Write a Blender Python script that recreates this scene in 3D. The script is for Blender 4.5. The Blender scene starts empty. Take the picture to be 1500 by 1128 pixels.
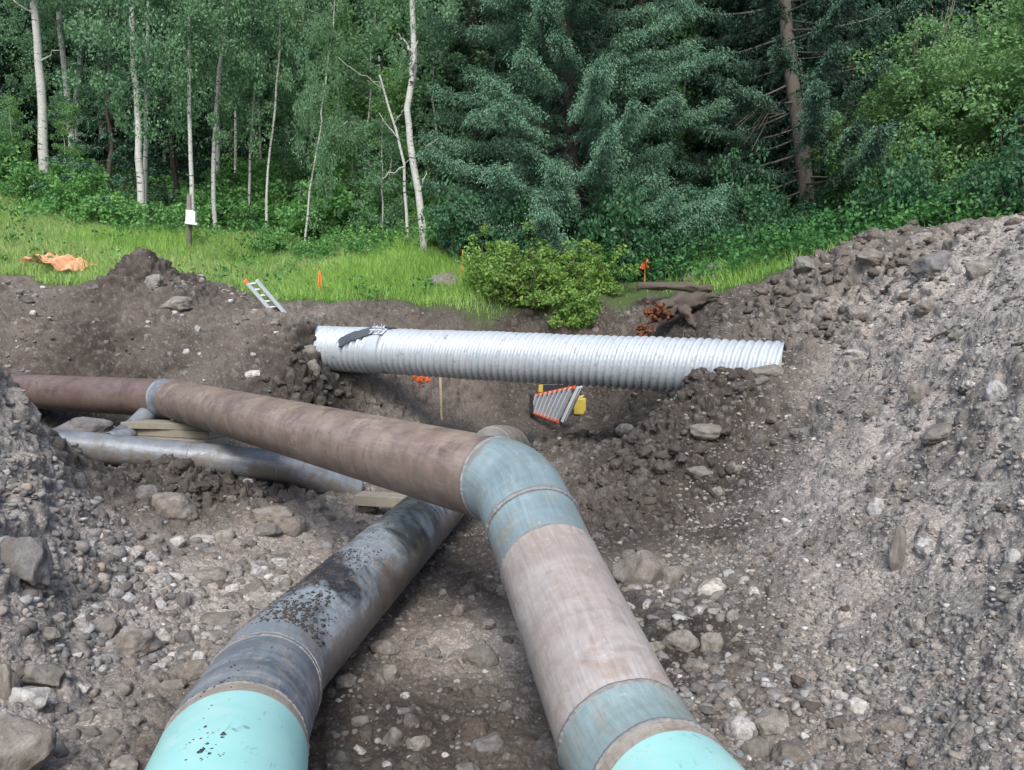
import bpy, math, random
import numpy as np
from mathutils import Vector, Matrix

random.seed(7)
rng = np.random.default_rng(7)
scene = bpy.context.scene
COL = scene.collection
F = 1100.0
CAMZ = 1.70
PITCH = math.atan(69.0 / F)
cp, sp = math.cos(PITCH), math.sin(PITCH)


# ------------------------------------------------------------------ camera maths (only used to survey real positions)
def W(px, py, d):
    cx = (px - 750.0) / F * d
    cy = -(py - 564.0) / F * d
    return Vector((cx, d * cp + cy * sp, CAMZ - d * sp + cy * cp))


# ------------------------------------------------------------------ noise
def _hash(ix, iy, iz, seed):
    h = (ix.astype(np.int64) * 374761393 + iy.astype(np.int64) * 668265263 + iz.astype(np.int64) * 2147483647 + seed * 1274126177) & 0xFFFFFFFF
    h = ((h ^ (h >> 13)) * 1274126177) & 0xFFFFFFFF
    h = (h ^ (h >> 16)) & 0xFFFFFFFF
    h = (h * 2246822519) & 0xFFFFFFFF
    return h ^ (h >> 15)


def vnoise(p, seed=0):
    i = np.floor(p)
    f = p - i
    i = i.astype(np.int64)
    u = f * f * f * (f * (f * 6 - 15) + 10)
    out = np.zeros(len(p))
    for dx in (0, 1):
        wx = u[:, 0] if dx else 1 - u[:, 0]
        for dy in (0, 1):
            wy = u[:, 1] if dy else 1 - u[:, 1]
            for dz in (0, 1):
                wz = u[:, 2] if dz else 1 - u[:, 2]
                h = _hash(i[:, 0] + dx, i[:, 1] + dy, i[:, 2] + dz, seed) / 4294967295.0
                out += wx * wy * wz * (h * 2 - 1)
    return out


def fbm(p, oct=4, seed=0, gain=0.5):
    a, s, out = 1.0, 1.0, 0
    for k in range(oct):
        out = out + a * vnoise(p * s + 17.3 * k, seed + k)
        a *= gain
        s *= 2.03
    return out


def worley(p, seed=0):
    """distance to nearest feature, and a random value of that cell"""
    base = np.floor(p).astype(np.int64)
    best = np.full(len(p), 9.0)
    val = np.zeros(len(p))
    for dx in (-1, 0, 1):
        for dy in (-1, 0, 1):
            for dz in (-1, 0, 1):
                cx, cy, cz = base[:, 0] + dx, base[:, 1] + dy, base[:, 2] + dz
                h = _hash(cx, cy, cz, seed)
                fx = cx + (h & 1023) / 1023.0
                fy = cy + ((h >> 10) & 1023) / 1023.0
                fz = cz + ((h >> 20) & 1023) / 1023.0
                d = (p[:, 0] - fx) ** 2 + (p[:, 1] - fy) ** 2 + (p[:, 2] - fz) ** 2
                m = d < best
                best = np.where(m, d, best)
                val = np.where(m, ((h * 40503) & 65535) / 65535.0, val)
    return np.sqrt(best), val


def sstep(a, b, x):
    t = np.clip((x - a) / (b - a), 0, 1)
    return t * t * (3 - 2 * t)


# ------------------------------------------------------------------ terrain control points
CPX = [
    # trench floor
    (500, 1128, 2.95), (700, 1128, 2.95), (1000, 1128, 2.95), (600, 1000, 3.72), (850, 1000, 3.7), (700, 900, 4.6), (950, 900, 4.6), (1050, 900, 4.45),
    (450, 900, 4.6), (800, 800, 6.1), (1000, 800, 5.95), (450, 800, 6.1), (600, 780, 6.4), (700, 720, 8.0), (850, 750, 7.1), (520, 745, 7.2),
    # floor rising to behind the culvert
    (760, 660, 9.9), (650, 650, 10.0), (700, 612, 11.9), (815, 612, 11.6), (620, 612, 11.5), (850, 640, 10.0), (880, 610, 11.3),
    # wall beyond
    (700, 590, 12.2), (480, 590, 10.5), (700, 560, 12.35), (700, 500, 12.5), (700, 458, 12.75), (600, 450, 12.9), (600, 490, 12.3), (600, 560, 11.8),
    (850, 560, 12.4), (850, 500, 12.5), (850, 452, 12.9), (950, 440, 12.8), (950, 490, 11.6), (940, 560, 11.6), (920, 600, 10.9),
    # slab of earth left of the gap
    (468, 512, 10.5), (500, 532, 10.45), (450, 494, 10.8), (540, 600, 10.9), (560, 560, 11.05), (520, 545, 11.1), (500, 590, 10.3), (480, 560, 10.9),
    # left far bank
    (0, 412, 12.0), (100, 425, 12.1), (200, 432, 12.1), (300, 434, 12.2), (400, 442, 12.3), (500, 444, 12.6),
    (0, 480, 11.1), (100, 500, 10.9), (200, 500, 10.9), (300, 500, 10.8), (400, 500, 10.9), (450, 520, 10.9), (450, 470, 11.6),
    (0, 550, 10.7), (100, 558, 10.65), (200, 556, 10.5), (300, 565, 10.1), (400, 570, 10.0), (450, 600, 9.9),
    (100, 610, 10.3), (200, 612, 10.2), (350, 610, 9.6), (400, 640, 8.9), (500, 640, 9.0), (300, 660, 8.5), (200, 672, 8.0), (130, 672, 8.0),
    (60, 676, 8.1), (550, 700, 8.4), (450, 722, 7.6), (350, 716, 7.15), (250, 704, 6.95), (150, 706, 6.95), (200, 690, 7.45), (350, 712, 7.6),
    (300, 742, 6.45), (400, 760, 6.4), (220, 735, 6.3),
    # left near bank
    (10, 496, 5.4), (25, 560, 5.3), (38, 630, 5.35), (84, 685, 5.7), (136, 738, 5.7), (190, 770, 5.5),
    (-5, 600, 4.8), (0, 700, 4.3), (0, 800, 3.9), (0, 900, 3.5), (0, 1000, 3.15), (0, 1128, 2.75), (60, 750, 4.8), (100, 800, 4.7),
    (100, 900, 4.15), (200, 850, 4.8), (200, 950, 4.0), (300, 850, 5.2), (100, 1050, 3.3), (200, 1050, 3.3), (300, 950, 4.1),
    # right bank
    (1080, 1100, 3.08), (1200, 1100, 2.95), (1300, 1100, 2.78), (1400, 1100, 2.58), (1500, 1100, 2.38), (1500, 1000, 2.68), (1500, 900, 3.0),
    (1500, 800, 3.3), (1500, 700, 3.7), (1500, 600, 4.2), (1500, 500, 4.95), (1500, 420, 5.7), (1500, 350, 6.5),
    (1400, 1000, 3.0), (1400, 900, 3.4), (1400, 800, 3.8), (1400, 700, 4.35), (1400, 600, 5.0), (1400, 500, 6.0), (1400, 430, 6.9), (1400, 355, 8.0),
    (1300, 1000, 3.35), (1300, 900, 3.85), (1300, 800, 4.3), (1300, 700, 4.95), (1300, 600, 5.8), (1300, 500, 7.1), (1300, 430, 8.2), (1300, 362, 9.3),
    (1200, 1000, 3.62), (1200, 900, 4.15), (1200, 800, 4.85), (1200, 700, 5.8), (1200, 620, 6.8), (1200, 560, 7.6), (1200, 500, 8.5), (1200, 440, 9.4), (1220, 372, 10.2),
    (1100, 1000, 3.7), (1100, 900, 4.4), (1100, 800, 5.7), (1100, 720, 7.0), (1120, 650, 7.6), (1140, 590, 8.0), (1145, 535, 7.72), (1090, 549, 7.85), (1120, 540, 7.78), (1162, 510, 7.85), (1178, 498, 8.1), (1195, 520, 7.9),
    (1170, 388, 10.8), (1100, 428, 11.2), (1040, 455, 11.4), (1150, 450, 10.0), (1100, 485, 9.8), (1050, 496, 10.0), (1000, 480, 11.2),
    # dark pile
    (1060, 565, 8.05), (1010, 590, 8.15), (950, 622, 8.5), (880, 650, 9.1), (1050, 640, 7.7), (1000, 700, 7.4), (900, 700, 8.0), (950, 760, 6.9),
    # vegetated ground above
    (0, 395, 13), (0, 350, 15), (0, 300, 18), (0, 262, 22), (200, 400, 14.5), (200, 335, 19), (300, 360, 17), (450, 428, 14), (400, 330, 21),
    (500, 380, 17), (620, 372, 15.3), (600, 430, 13.8), (800, 405, 14.5), (850, 350, 16.5), (950, 400, 14.5), (1100, 402, 14), (1180, 372, 14.6), (1250, 345, 15),
    (1400, 335, 14), (1500, 330, 12.5), (400, 250, 31), (60, 262, 24), (700, 260, 30), (1200, 270, 28), (800, 200, 45), (200, 180, 45), (1400, 180, 45),
]
CPW = [  # world points outside the picture
    (0, 1, 0), (0, -2, 0), (0, -6, 0.1), (0, -14, .3), (-1.6, 1.5, .12), (-2.6, .5, .9), (-3.6, 1, 1.7), (-4.5, 3, 2.1), (-5.5, 5.2, 2.2), (-7, 7, 2.3), (-5, -3, 2.3),
    (-4.8, 6.6, 1.5), (-5.25, 7.4, .6), (-6.6, 8.3, .8), (-7.4, 9.3, .9), (-8.8, 9.2, 2.2), (-9.5, 10.5, 2.5), (-12, 9, 2.9), (-14, 14, 3.4), (-9, 2, 2.9), (-18, 5, 3.6),
    (1.6, 0, .35), (2.4, 0, 1.2), (3.4, 0.5, 2.3), (4.6, 2.5, 2.6), (6, 5, 2.9), (8, 9, 3.2), (7, -2, 2.8), (4, -5, 2.4), (12, 6, 3.3), (18, 12, 4.4), (20, -5, 3.6), (-20, -8, 3.2),
    (3.4, 8.2, 1.5), (2.6, 9.2, 1.2), (1.5, 9.8, .7), (1.0, 9.9, .55), (-4.0, 9.6, .6),
    (20, 20, 6.5), (-22, 20, 7), (0, 80, 24), (60, 80, 24), (-60, 80, 24), (-80, 20, 9), (80, 20, 9), (0, -60, 3), (60, -60, 4), (-60, -60, 4),
    (0, 200, 45), (150, 200, 45), (-150, 200, 45), (300, 0, 20), (-300, 0, 20), (0, -300, 3),
]
cps = [tuple(W(*c)) for c in CPX] + [tuple(map(float, c)) for c in CPW]
cps = np.array(cps)
RB = 0.25


def _phi(dx, dy):
    return np.sqrt(dx * dx + dy * dy + RB * RB)


_n = len(cps)
_A = _phi(cps[:, None, 0] - cps[None, :, 0], cps[:, None, 1] - cps[None, :, 1]) - np.eye(_n) * 0.12
_w = np.linalg.solve(np.block([[_A, np.ones((_n, 1))], [np.ones((1, _n)), np.zeros((1, 1))]]), np.append(cps[:, 2], 0))

PILE = W(202, 430, 11.8)
PIL2 = W(245, 428, 11.5)
# local shapes: x, y, radius, height
BUMPS = [(PILE.x, PILE.y, .36, .30), (PILE.x + .05, PILE.y, 1.05, .30), (PILE.x + .45, PILE.y - .1, .8, .12)]
for px, py, d, r, h in ((452, 506, 10.85, .28, .42), (1175, 515, 8.1, .2, .12), (1040, 590, 8.1, .30, .16), (1000, 610, 8.1, .3, .10), (930, 660, 8.3, .4, .12), (290, 700, 7.0, .35, .10), (215, 690, 6.9, .3, .12),
                        (880, 600, 10.9, .5, -.12), (945, 600, 9.8, .55, -.85), (490, 585, 10.35, .33, -.45), (1180, 640, 6.9, .3, .05),
                        (1330, 800, 4.05, .10, -.06), (1325, 740, 4.35, .14, .06), (1290, 830, 4.1, .08, -.03), (1230, 760, 5.0, .2, .05)):
    q = W(px, py, d)
    BUMPS.append((q.x, q.y, r, h))


def base_h(x, y):
    x = np.asarray(x, float)
    y = np.asarray(y, float)
    out = np.empty(x.shape)
    xf, yf, of = x.ravel(), y.ravel(), out.ravel()
    for s in range(0, len(xf), 20000):
        e = slice(s, s + 20000)
        of[e] = _phi(xf[e, None] - cps[None, :, 0], yf[e, None] - cps[None, :, 1]) @ _w[:-1] + _w[-1]
    for bx, by, r, h in BUMPS:
        of += h * np.exp(-((xf - bx) ** 2 + (yf - by) ** 2) / (r * r) * .9)
    return of.reshape(x.shape)


def near_mask(x, y):
    """1 inside the dug earth, 0 on the vegetated ground"""
    # crest line of the excavation as y(x)
    crest = np.interp(x, CRX, CRY)
    wob = .18 * np.sin(x * 2.1) + .12 * np.sin(x * 5.3 + 1)
    return 1 - sstep(-.12, .22, y - crest - wob)


_cr = [W(-200, 400, 12.2), W(0, 412, 12.2), W(100, 425, 12.25), W(200, 428, 12.4), W(300, 434, 12.4), W(400, 442, 12.5), W(500, 444, 12.8), W(600, 446, 13.0), W(700, 455, 12.9),
       W(850, 450, 12.95), W(950, 436, 13.0), W(1040, 440, 11.9), W(1100, 420, 11.6), W(1170, 385, 11.2), W(1250, 350, 10.9), W(1400, 345, 9.6), W(1500, 340, 8.4)]
CRX = np.array([-60, -14] + [v.x for v in _cr] + [7, 14, 60])
CRY = np.array([11, 11.5] + [v.y for v in _cr] + [7.6, 7, 6])

G = lambda px, py, d, r: (W(px, py, d).x, W(px, py, d).y, r)
DARK = [G(950, 650, 8.2, 1.1), G(1030, 600, 8.0, .8), G(900, 620, 9.8, 1.2), G(1080, 610, 8.0, .5), G(1060, 690, 7.2, .5), G(1050, 780, 6.2, .35), G(1000, 720, 7.2, .9), G(480, 570, 10.4, .7), G(900, 760, 6.8, .9),
        G(990, 930, 4.25, .6), G(850, 1000, 3.7, .5), G(300, 700, 7.0, .8), G(200, 710, 6.8, .6), G(100, 610, 10.2, 1.2), G(400, 610, 9.8, 1.0), G(700, 480, 12.5, 1.8), G(950, 500, 11.6, 1.2), G(600, 1050, 3.4, .7), G(700, 820, 5.7, .8), G(200, 430, 12, 1.0)]
DRY = [G(0, 590, 5.1, 1.1), G(60, 720, 4.9, .8), G(0, 850, 3.8, .8), G(1190, 640, 6.6, .55), G(1170, 760, 5.3, .5), G(1200, 880, 4.2, .45), G(1230, 560, 7.5, .6), G(1450, 850, 3.3, .9), G(1330, 980, 3.4, .6), G(1480, 1080, 2.5, .6), G(1380, 1080, 2.75, .4), G(1300, 600, 5.8, 1.3), G(1400, 500, 6, 1.6), G(1500, 700, 3.7, 1.3), G(1300, 800, 4.3, .8), G(1450, 1000, 2.8, .8), G(20, 650, 4.8, 1.0), G(50, 800, 4.4, .9), G(150, 880, 4.2, .8), G(650, 612, 11.8, 1.2),
       G(300, 860, 5, .9), G(400, 780, 6.2, .8), G(1400, 380, 7.6, 1.3), G(20, 1000, 3.1, .6), G(700, 960, 4.0, .5)]
WET = [G(1000, 930, 4.25, .35), G(960, 1000, 3.8, .3), G(850, 960, 4.0, .25), G(900, 870, 4.9, .3)]
LUMP = [G(950, 660, 8.0, 1.0), G(1040, 590, 8.0, .6), G(920, 740, 7.1, .7), G(860, 620, 9.8, .9), G(280, 700, 7.0, .8), G(420, 700, 7.6, .5), G(470, 560, 10.4, .8), G(200, 415, 12, .9), G(1180, 420, 10, 1.4), G(1300, 400, 8.6, 1.2)]


def blob(x, y, L):
    m = np.zeros(len(x))
    for bx, by, r in L:
        m = np.maximum(m, np.exp(-((x - bx) ** 2 + (y - by) ** 2) / (r * r)))
    return m


def detail(x, y, z, full=True):
    """displacement along the normal + masks"""
    p = np.stack([x, y, z], 1)
    nm = near_mask(x, y)
    lump = blob(x, y, LUMP)
    bank = sstep(.25, .8, z) * (1 - .55 * sstep(1.3, 2.2, x) * (1 - sstep(8.2, 9.4, y)))
    far = sstep(40, 90, np.hypot(x, y))
    warp = np.stack([vnoise(p * 2.2, 91), vnoise(p * 2.2, 92), vnoise(p * 2.2, 93)], 1) * .12
    d = .07 * fbm(p * .8, 3, 1) * (.4 + .6 * bank)
    d = d + .035 * fbm((p + warp) * 3.1, 3, 5) * (.55 + .8 * bank + 1.2 * lump)
    d = d + .02 * (np.abs(vnoise((p + warp) * 7.0, 8)) * 2 - .6) * (.6 + .8 * bank + 1.3 * lump)
    d = d * (nm + (1 - nm) * .5) + far * 1.2 * fbm(p * .05, 3, 33)
    if not full:
        return d, nm, lump, bank
    d = d + nm * .011 * fbm(p * 13, 4, 11, .52) * (.8 + .9 * bank + lump) * (1 - .35 * sstep(1.3, 2.2, x)) + nm * bank * .006 * (np.abs(vnoise(p * 24, 13)) - .35) + nm * .0035 * fbm(p * 42, 2, 14)
    return d, nm, lump, bank


def gz(x, y):
    x = np.atleast_1d(np.asarray(x, float))
    y = np.atleast_1d(np.asarray(y, float))
    z = base_h(x, y)
    e = .02
    gx = (base_h(x + e, y) - base_h(x - e, y)) / (2 * e)
    gy = (base_h(x, y + e) - base_h(x, y - e)) / (2 * e)
    n = np.stack([-gx, -gy, np.ones_like(gx)], 1)
    n /= np.linalg.norm(n, axis=1)[:, None]
    d = detail(x, y, z, True)[0]
    return z + d / np.maximum(n[:, 2], .3), n


def GZ(x, y):
    return float(gz(x, y)[0][0])


def hit(px, py, dmin=1.5, dmax=40):
    """where the sight line through a surveyed photo point meets the ground"""
    ds = np.exp(np.linspace(math.log(dmin), math.log(dmax), 900))
    a, b = np.array(W(px, py, 1.0)), np.array((0, 0, CAMZ))
    P = b + (a - b)[None] * ds[:, None]
    z, n = gz(P[:, 0], P[:, 1])
    k = np.argmax(P[:, 2] <= z)
    if P[k, 2] > z[k]:
        k = len(ds) - 1
    return Vector(P[k]), Vector(n[k]), float(ds[k])


# ------------------------------------------------------------------ mesh helpers
def link(o):
    COL.objects.link(o)
    return o


def mesh_np(name, V, Q, smooth=False, mat=None, mats=None, mi=None, attrs=None, T=None):
    """V (n,3) floats; Q (m,k) ints; attrs {name: (domain, type, data)}"""
    me = bpy.data.meshes.new(name)
    V = np.ascontiguousarray(V, dtype=np.float32)
    Q = np.ascontiguousarray(Q, dtype=np.int32)
    m, k = Q.shape
    me.vertices.add(len(V))
    me.vertices.foreach_set('co', V.ravel())
    me.loops.add(m * k)
    me.loops.foreach_set('vertex_index', Q.ravel())
    me.polygons.add(m)
    me.polygons.foreach_set('loop_start', np.arange(0, m * k, k, dtype=np.int32))
    me.polygons.foreach_set('loop_total', np.full(m, k, dtype=np.int32))
    me.polygons.foreach_set('use_smooth', np.full(m, bool(smooth)))
    if mat is not None:
        me.materials.append(mat)
    for mm in (mats or []):
        me.materials.append(mm)
    if mi is not None:
        me.polygons.foreach_set('material_index', np.asarray(mi, dtype=np.int32))
    for an, (dom, typ, data) in (attrs or {}).items():
        at = me.attributes.new(an, typ, dom)
        if typ == 'FLOAT':
            at.data.foreach_set('value', np.asarray(data, dtype=np.float32))
        elif typ == 'FLOAT_COLOR':
            at.data.foreach_set('color', np.asarray(data, dtype=np.float32).ravel())
        elif typ == 'FLOAT2':
            at.data.foreach_set('vector', np.asarray(data, dtype=np.float32).ravel())
    me.update()
    me.validate()
    return me


def obj(name, me, parent=None, label=None, cat=None, group=None, kind=None, loc=None, rot=None):
    o = bpy.data.objects.new(name, me)
    link(o)
    if parent is not None:
        o.parent = parent
    if loc is not None:
        o.location = loc
    if rot is not None:
        o.rotation_euler = rot
    tag(o, label, cat, group, kind)
    return o


def tag(o, label=None, cat=None, group=None, kind=None):
    if label:
        o['label'] = label
    if cat:
        o['category'] = cat
    if group:
        o['group'] = group
    if kind:
        o['kind'] = kind


def thing(name, label, cat, loc=(0, 0, 0), group=None, rot=(0, 0, 0)):
    o = bpy.data.objects.new(name, None)
    o.empty_display_size = .1
    link(o)
    o.location = loc
    o.rotation_euler = rot
    tag(o, label, cat, group)
    return o


class MB:
    """collects boxes, tubes and lathes in one mesh"""
    def __init__(s):
        s.v, s.f = [], []

    def add(s, V, Fc):
        b = len(s.v)
        s.v += [tuple(v) for v in V]
        s.f += [tuple(i + b for i in f) for f in Fc]

    def box(s, c, size, R=None):
        c = Vector(c)
        V = []
        for i in (-.5, .5):
            for j in (-.5, .5):
                for k in (-.5, .5):
                    p = Vector((i * size[0], j * size[1], k * size[2]))
                    V.append(c + (R @ p if R is not None else p))
        s.add(V, [(0, 1, 3, 2), (4, 6, 7, 5), (0, 4, 5, 1), (2, 3, 7, 6), (0, 2, 6, 4), (1, 5, 7, 3)])

    def bar(s, a, b, w, h, up=Vector((0, 0, 1))):
        a, b = Vector(a), Vector(b)
        d = (b - a)
        L = d.length
        d.normalize()
        x = d.cross(up).normalized()
        z = x.cross(d).normalized()
        R = Matrix((x, d, z)).transposed()
        s.box((a + b) / 2, (w, L, h), R)

    def tube(s, pts, radii, seg=10, cap=True):
        pts = [Vector(p) for p in pts]
        if not hasattr(radii, '__len__'):
            radii = [radii] * len(pts)
        V, Fc = [], []
        t0 = (pts[1] - pts[0]).normalized()
        n = t0.orthogonal().normalized()
        for i, p in enumerate(pts):
            t = (pts[min(i + 1, len(pts) - 1)] - pts[max(i - 1, 0)]).normalized()
            n = (n - t * n.dot(t)).normalized()
            b = t.cross(n)
            for k in range(seg):
                a = 2 * math.pi * k / seg
                V.append(p + (n * math.cos(a) + b * math.sin(a)) * radii[i])
        for i in range(len(pts) - 1):
            for k in range(seg):
                k2 = (k + 1) % seg
                Fc.append((i * seg + k, i * seg + k2, (i + 1) * seg + k2, (i + 1) * seg + k))
        if cap:
            Fc.append(tuple(range(seg))[::-1])
            Fc.append(tuple((len(pts) - 1) * seg + k for k in range(seg)))
        s.add(V, Fc)

    def build(s, name, mat, parent=None, smooth=False, bevel=0, **kw):
        me = bpy.data.meshes.new(name)
        me.from_pydata(s.v, [], s.f)
        me.materials.append(mat)
        if smooth:
            me.polygons.foreach_set('use_smooth', [True] * len(me.polygons))
        me.update()
        o = obj(name, me, parent, **kw)
        if bevel:
            m = o.modifiers.new('bevel', 'BEVEL')
            m.width = bevel
            m.segments = 2
            m.limit_method = 'ANGLE'
        return o


# ------------------------------------------------------------------ materials
def mat_new(name):
    m = bpy.data.materials.new(name)
    m.use_nodes = True
    nt = m.node_tree
    b = nt.nodes['Principled BSDF']
    return m, nt, b


def N(nt, typ, **kw):
    n = nt.nodes.new(typ)
    for k, v in kw.items():
        if k in n.inputs:
            n.inputs[k].default_value = v
        else:
            setattr(n, k, v)
    return n


def mixc(nt, fac, a, b, blend='MIX'):
    n = nt.nodes.new('ShaderNodeMix')
    n.data_type = 'RGBA'
    n.blend_type = blend
    for i, v in ((0, fac), (6, a), (7, b)):
        if hasattr(v, 'is_output'):
            nt.links.new(v, n.inputs[i])
        elif i == 0:
            n.inputs[i].default_value = v
        else:
            n.inputs[i].default_value = (*v, 1) if len(v) == 3 else v
    return n.outputs[2]


def ramp(nt, src, stops, interp='LINEAR'):
    n = nt.nodes.new('ShaderNodeValToRGB')
    cr = n.color_ramp
    cr.interpolation = interp
    while len(cr.elements) < len(stops):
        cr.elements.new(.5)
    for e, (p, c) in zip(cr.elements, stops):
        e.position = p
        e.color = (*c, 1) if hasattr(c, '__len__') else (c, c, c, 1)
    nt.links.new(src, n.inputs[0])
    return n.outputs[0]


def noise(nt, scale, detail=5, rough=.55, vec=None, dist=0.0):
    n = nt.nodes.new('ShaderNodeTexNoise')
    n.inputs['Scale'].default_value = scale
    n.inputs['Detail'].default_value = detail
    n.inputs['Roughness'].default_value = rough
    n.inputs['Distortion'].default_value = dist
    if vec is not None:
        nt.links.new(vec, n.inputs['Vector'])
    return n.outputs['Fac']


def bump(nt, h, strength=.3, dist=.01, prev=None):
    n = nt.nodes.new('ShaderNodeBump')
    n.inputs['Strength'].default_value = strength
    n.inputs['Distance'].default_value = dist
    nt.links.new(h, n.inputs['Height'])
    if prev is not None:
        nt.links.new(prev, n.inputs['Normal'])
    return n.outputs[0]


def objvec(nt, scale=None):
    t = nt.nodes.new('ShaderNodeTexCoord')
    if scale is None:
        return t.outputs['Object']
    m = nt.nodes.new('ShaderNodeMapping')
    m.inputs['Scale'].default_value = scale
    nt.links.new(t.outputs['Object'], m.inputs[0])
    return m.outputs[0]


def simple(name, col, rough=.6, metal=0, var=.25, scale=6, bumpa=.15):
    m, nt, b = mat_new(name)
    v = objvec(nt)
    f = noise(nt, scale, 6, .6, v)
    c = mixc(nt, f, tuple(x * (1 - var) for x in col), tuple(min(1, x * (1 + var)) for x in col))
    nt.links.new(c, b.inputs['Base Color'])
    b.inputs['Roughness'].default_value = rough
    b.inputs['Metallic'].default_value = metal
    if bumpa:
        nt.links.new(bump(nt, noise(nt, scale * 8, 4, .6, v), bumpa, .01), b.inputs['Normal'])
    return m


def ground_mat():
    m, nt, b = mat_new('earth')
    at = nt.nodes.new('ShaderNodeAttribute')
    at.attribute_name = 'soil'
    g = nt.nodes.new('ShaderNodeNewGeometry')
    pos = g.outputs['Position']
    f1 = noise(nt, 45, 6, .7, pos)
    f2 = noise(nt, 220, 3, .7, pos)
    c = mixc(nt, 1.0, at.outputs['Color'], ramp(nt, f1, [(.3, .62), (.7, 1.3)]), 'MULTIPLY')
    c = mixc(nt, 1.0, c, ramp(nt, f2, [(.3, .7), (.7, 1.25)]), 'MULTIPLY')
    # tiny pale stones
    vo = nt.nodes.new('ShaderNodeTexVoronoi')
    vo.inputs['Scale'].default_value = 55
    nt.links.new(pos, vo.inputs['Vector'])
    cellr = nt.nodes.new('ShaderNodeSeparateColor')
    nt.links.new(vo.outputs['Color'], cellr.inputs[0])
    sel = ramp(nt, cellr.outputs[0], [(.88, 0), (.91, 1)])
    inn = ramp(nt, vo.outputs['Distance'], [(.28, 1), (.42, 0)])
    mm = nt.nodes.new('ShaderNodeMath')
    mm.operation = 'MULTIPLY'
    nt.links.new(sel, mm.inputs[0])
    nt.links.new(inn, mm.inputs[1])
    mv = nt.nodes.new('ShaderNodeMath')
    mv.operation = 'MULTIPLY'
    nt.links.new(mm.outputs[0], mv.inputs[0])
    nt.links.new(at.outputs['Alpha'], mv.inputs[1])
    stone = mixc(nt, cellr.outputs[1], (.13, .12, .11), (.34, .33, .31))
    c = mixc(nt, mv.outputs[0], c, stone)
    vg = nt.nodes.new('ShaderNodeTexVoronoi')
    vg.inputs['Scale'].default_value = 120
    nt.links.new(pos, vg.inputs['Vector'])
    sg = nt.nodes.new('ShaderNodeSeparateColor')
    nt.links.new(vg.outputs['Color'], sg.inputs[0])
    grit = mixc(nt, 1.0, c, ramp(nt, sg.outputs[0], [(0, .78), (.75, 1.04), (.93, 1.3), (1, 1.7)]), 'MULTIPLY')
    c = mixc(nt, at.outputs['Alpha'], c, grit)
    nt.links.new(c, b.inputs['Base Color'])
    wa = nt.nodes.new('ShaderNodeAttribute')
    wa.attribute_name = 'wet'
    r = ramp(nt, wa.outputs['Fac'], [(0, .93), (.5, .55), (1, .28)])
    nt.links.new(r, b.inputs['Roughness'])
    b.inputs['Specular IOR Level'].default_value = .35
    gr = nt.nodes.new('ShaderNodeTexVoronoi')
    gr.inputs['Scale'].default_value = 105
    nt.links.new(pos, gr.inputs['Vector'])
    gr2 = nt.nodes.new('ShaderNodeTexVoronoi')
    gr2.inputs['Scale'].default_value = 38
    nt.links.new(pos, gr2.inputs['Vector'])
    n0 = bump(nt, ramp(nt, gr.outputs['Distance'], [(.1, 1), (.6, 0)]), .28, .006)
    n0 = bump(nt, ramp(nt, gr2.outputs['Distance'], [(.15, 1), (.55, 0)]), .22, .010, n0)
    n1 = bump(nt, f1, .45, .02, n0)
    n2 = bump(nt, mv.outputs[0], .6, .008, n1)
    n3 = bump(nt, f2, .25, .004, n2)
    nt.links.new(n3, b.inputs['Normal'])
    return m


def rock_mat(name, cols, rough=.8):
    m, nt, b = mat_new(name)
    v = objvec(nt)
    oi = nt.nodes.new('ShaderNodeObjectInfo')
    add = nt.nodes.new('ShaderNodeVectorMath')
    add.operation = 'ADD'
    sc = nt.nodes.new('ShaderNodeVectorMath')
    sc.operation = 'SCALE'
    sc.inputs['Scale'].default_value = 30
    comb = nt.nodes.new('ShaderNodeCombineXYZ')
    for i in range(3):
        nt.links.new(oi.outputs['Random'], comb.inputs[i])
    nt.links.new(comb.outputs[0], sc.inputs[0])
    nt.links.new(v, add.inputs[0])
    nt.links.new(sc.outputs[0], add.inputs[1])
    v = add.outputs[0]
    base = ramp(nt, oi.outputs['Random'], [(i / max(1, len(cols) - 1), c) for i, c in enumerate(cols)])
    f = noise(nt, 2.2, 6, .6, v)
    c = mixc(nt, 1.0, base, ramp(nt, f, [(.3, .65), (.7, 1.25)]), 'MULTIPLY')
    f2 = noise(nt, 14, 6, .7, v)
    c = mixc(nt, 1.0, c, ramp(nt, f2, [(.35, .75), (.65, 1.15)]), 'MULTIPLY')
    dirt = noise(nt, 1.3, 5, .65, v, .6)
    c = mixc(nt, ramp(nt, dirt, [(.48, 0), (.62, .75)]), c, (.135, .118, .10))
    nt.links.new(c, b.inputs['Base Color'])
    b.inputs['Roughness'].default_value = rough
    nt.links.new(bump(nt, f2, .5, .03), b.inputs['Normal'])
    return m


def attr_rock_mat(name):
    m, nt, b = mat_new(name)
    at = nt.nodes.new('ShaderNodeAttribute')
    at.attribute_name = 'tint'
    g = nt.nodes.new('ShaderNodeNewGeometry')
    f = noise(nt, 60, 5, .65, g.outputs['Position'])
    c = mixc(nt, 1.0, at.outputs['Color'], ramp(nt, f, [(.3, .7), (.7, 1.25)]), 'MULTIPLY')
    nt.links.new(c, b.inputs['Base Color'])
    b.inputs['Roughness'].default_value = .85
    nt.links.new(bump(nt, f, .5, .01), b.inputs['Normal'])
    return m


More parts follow.
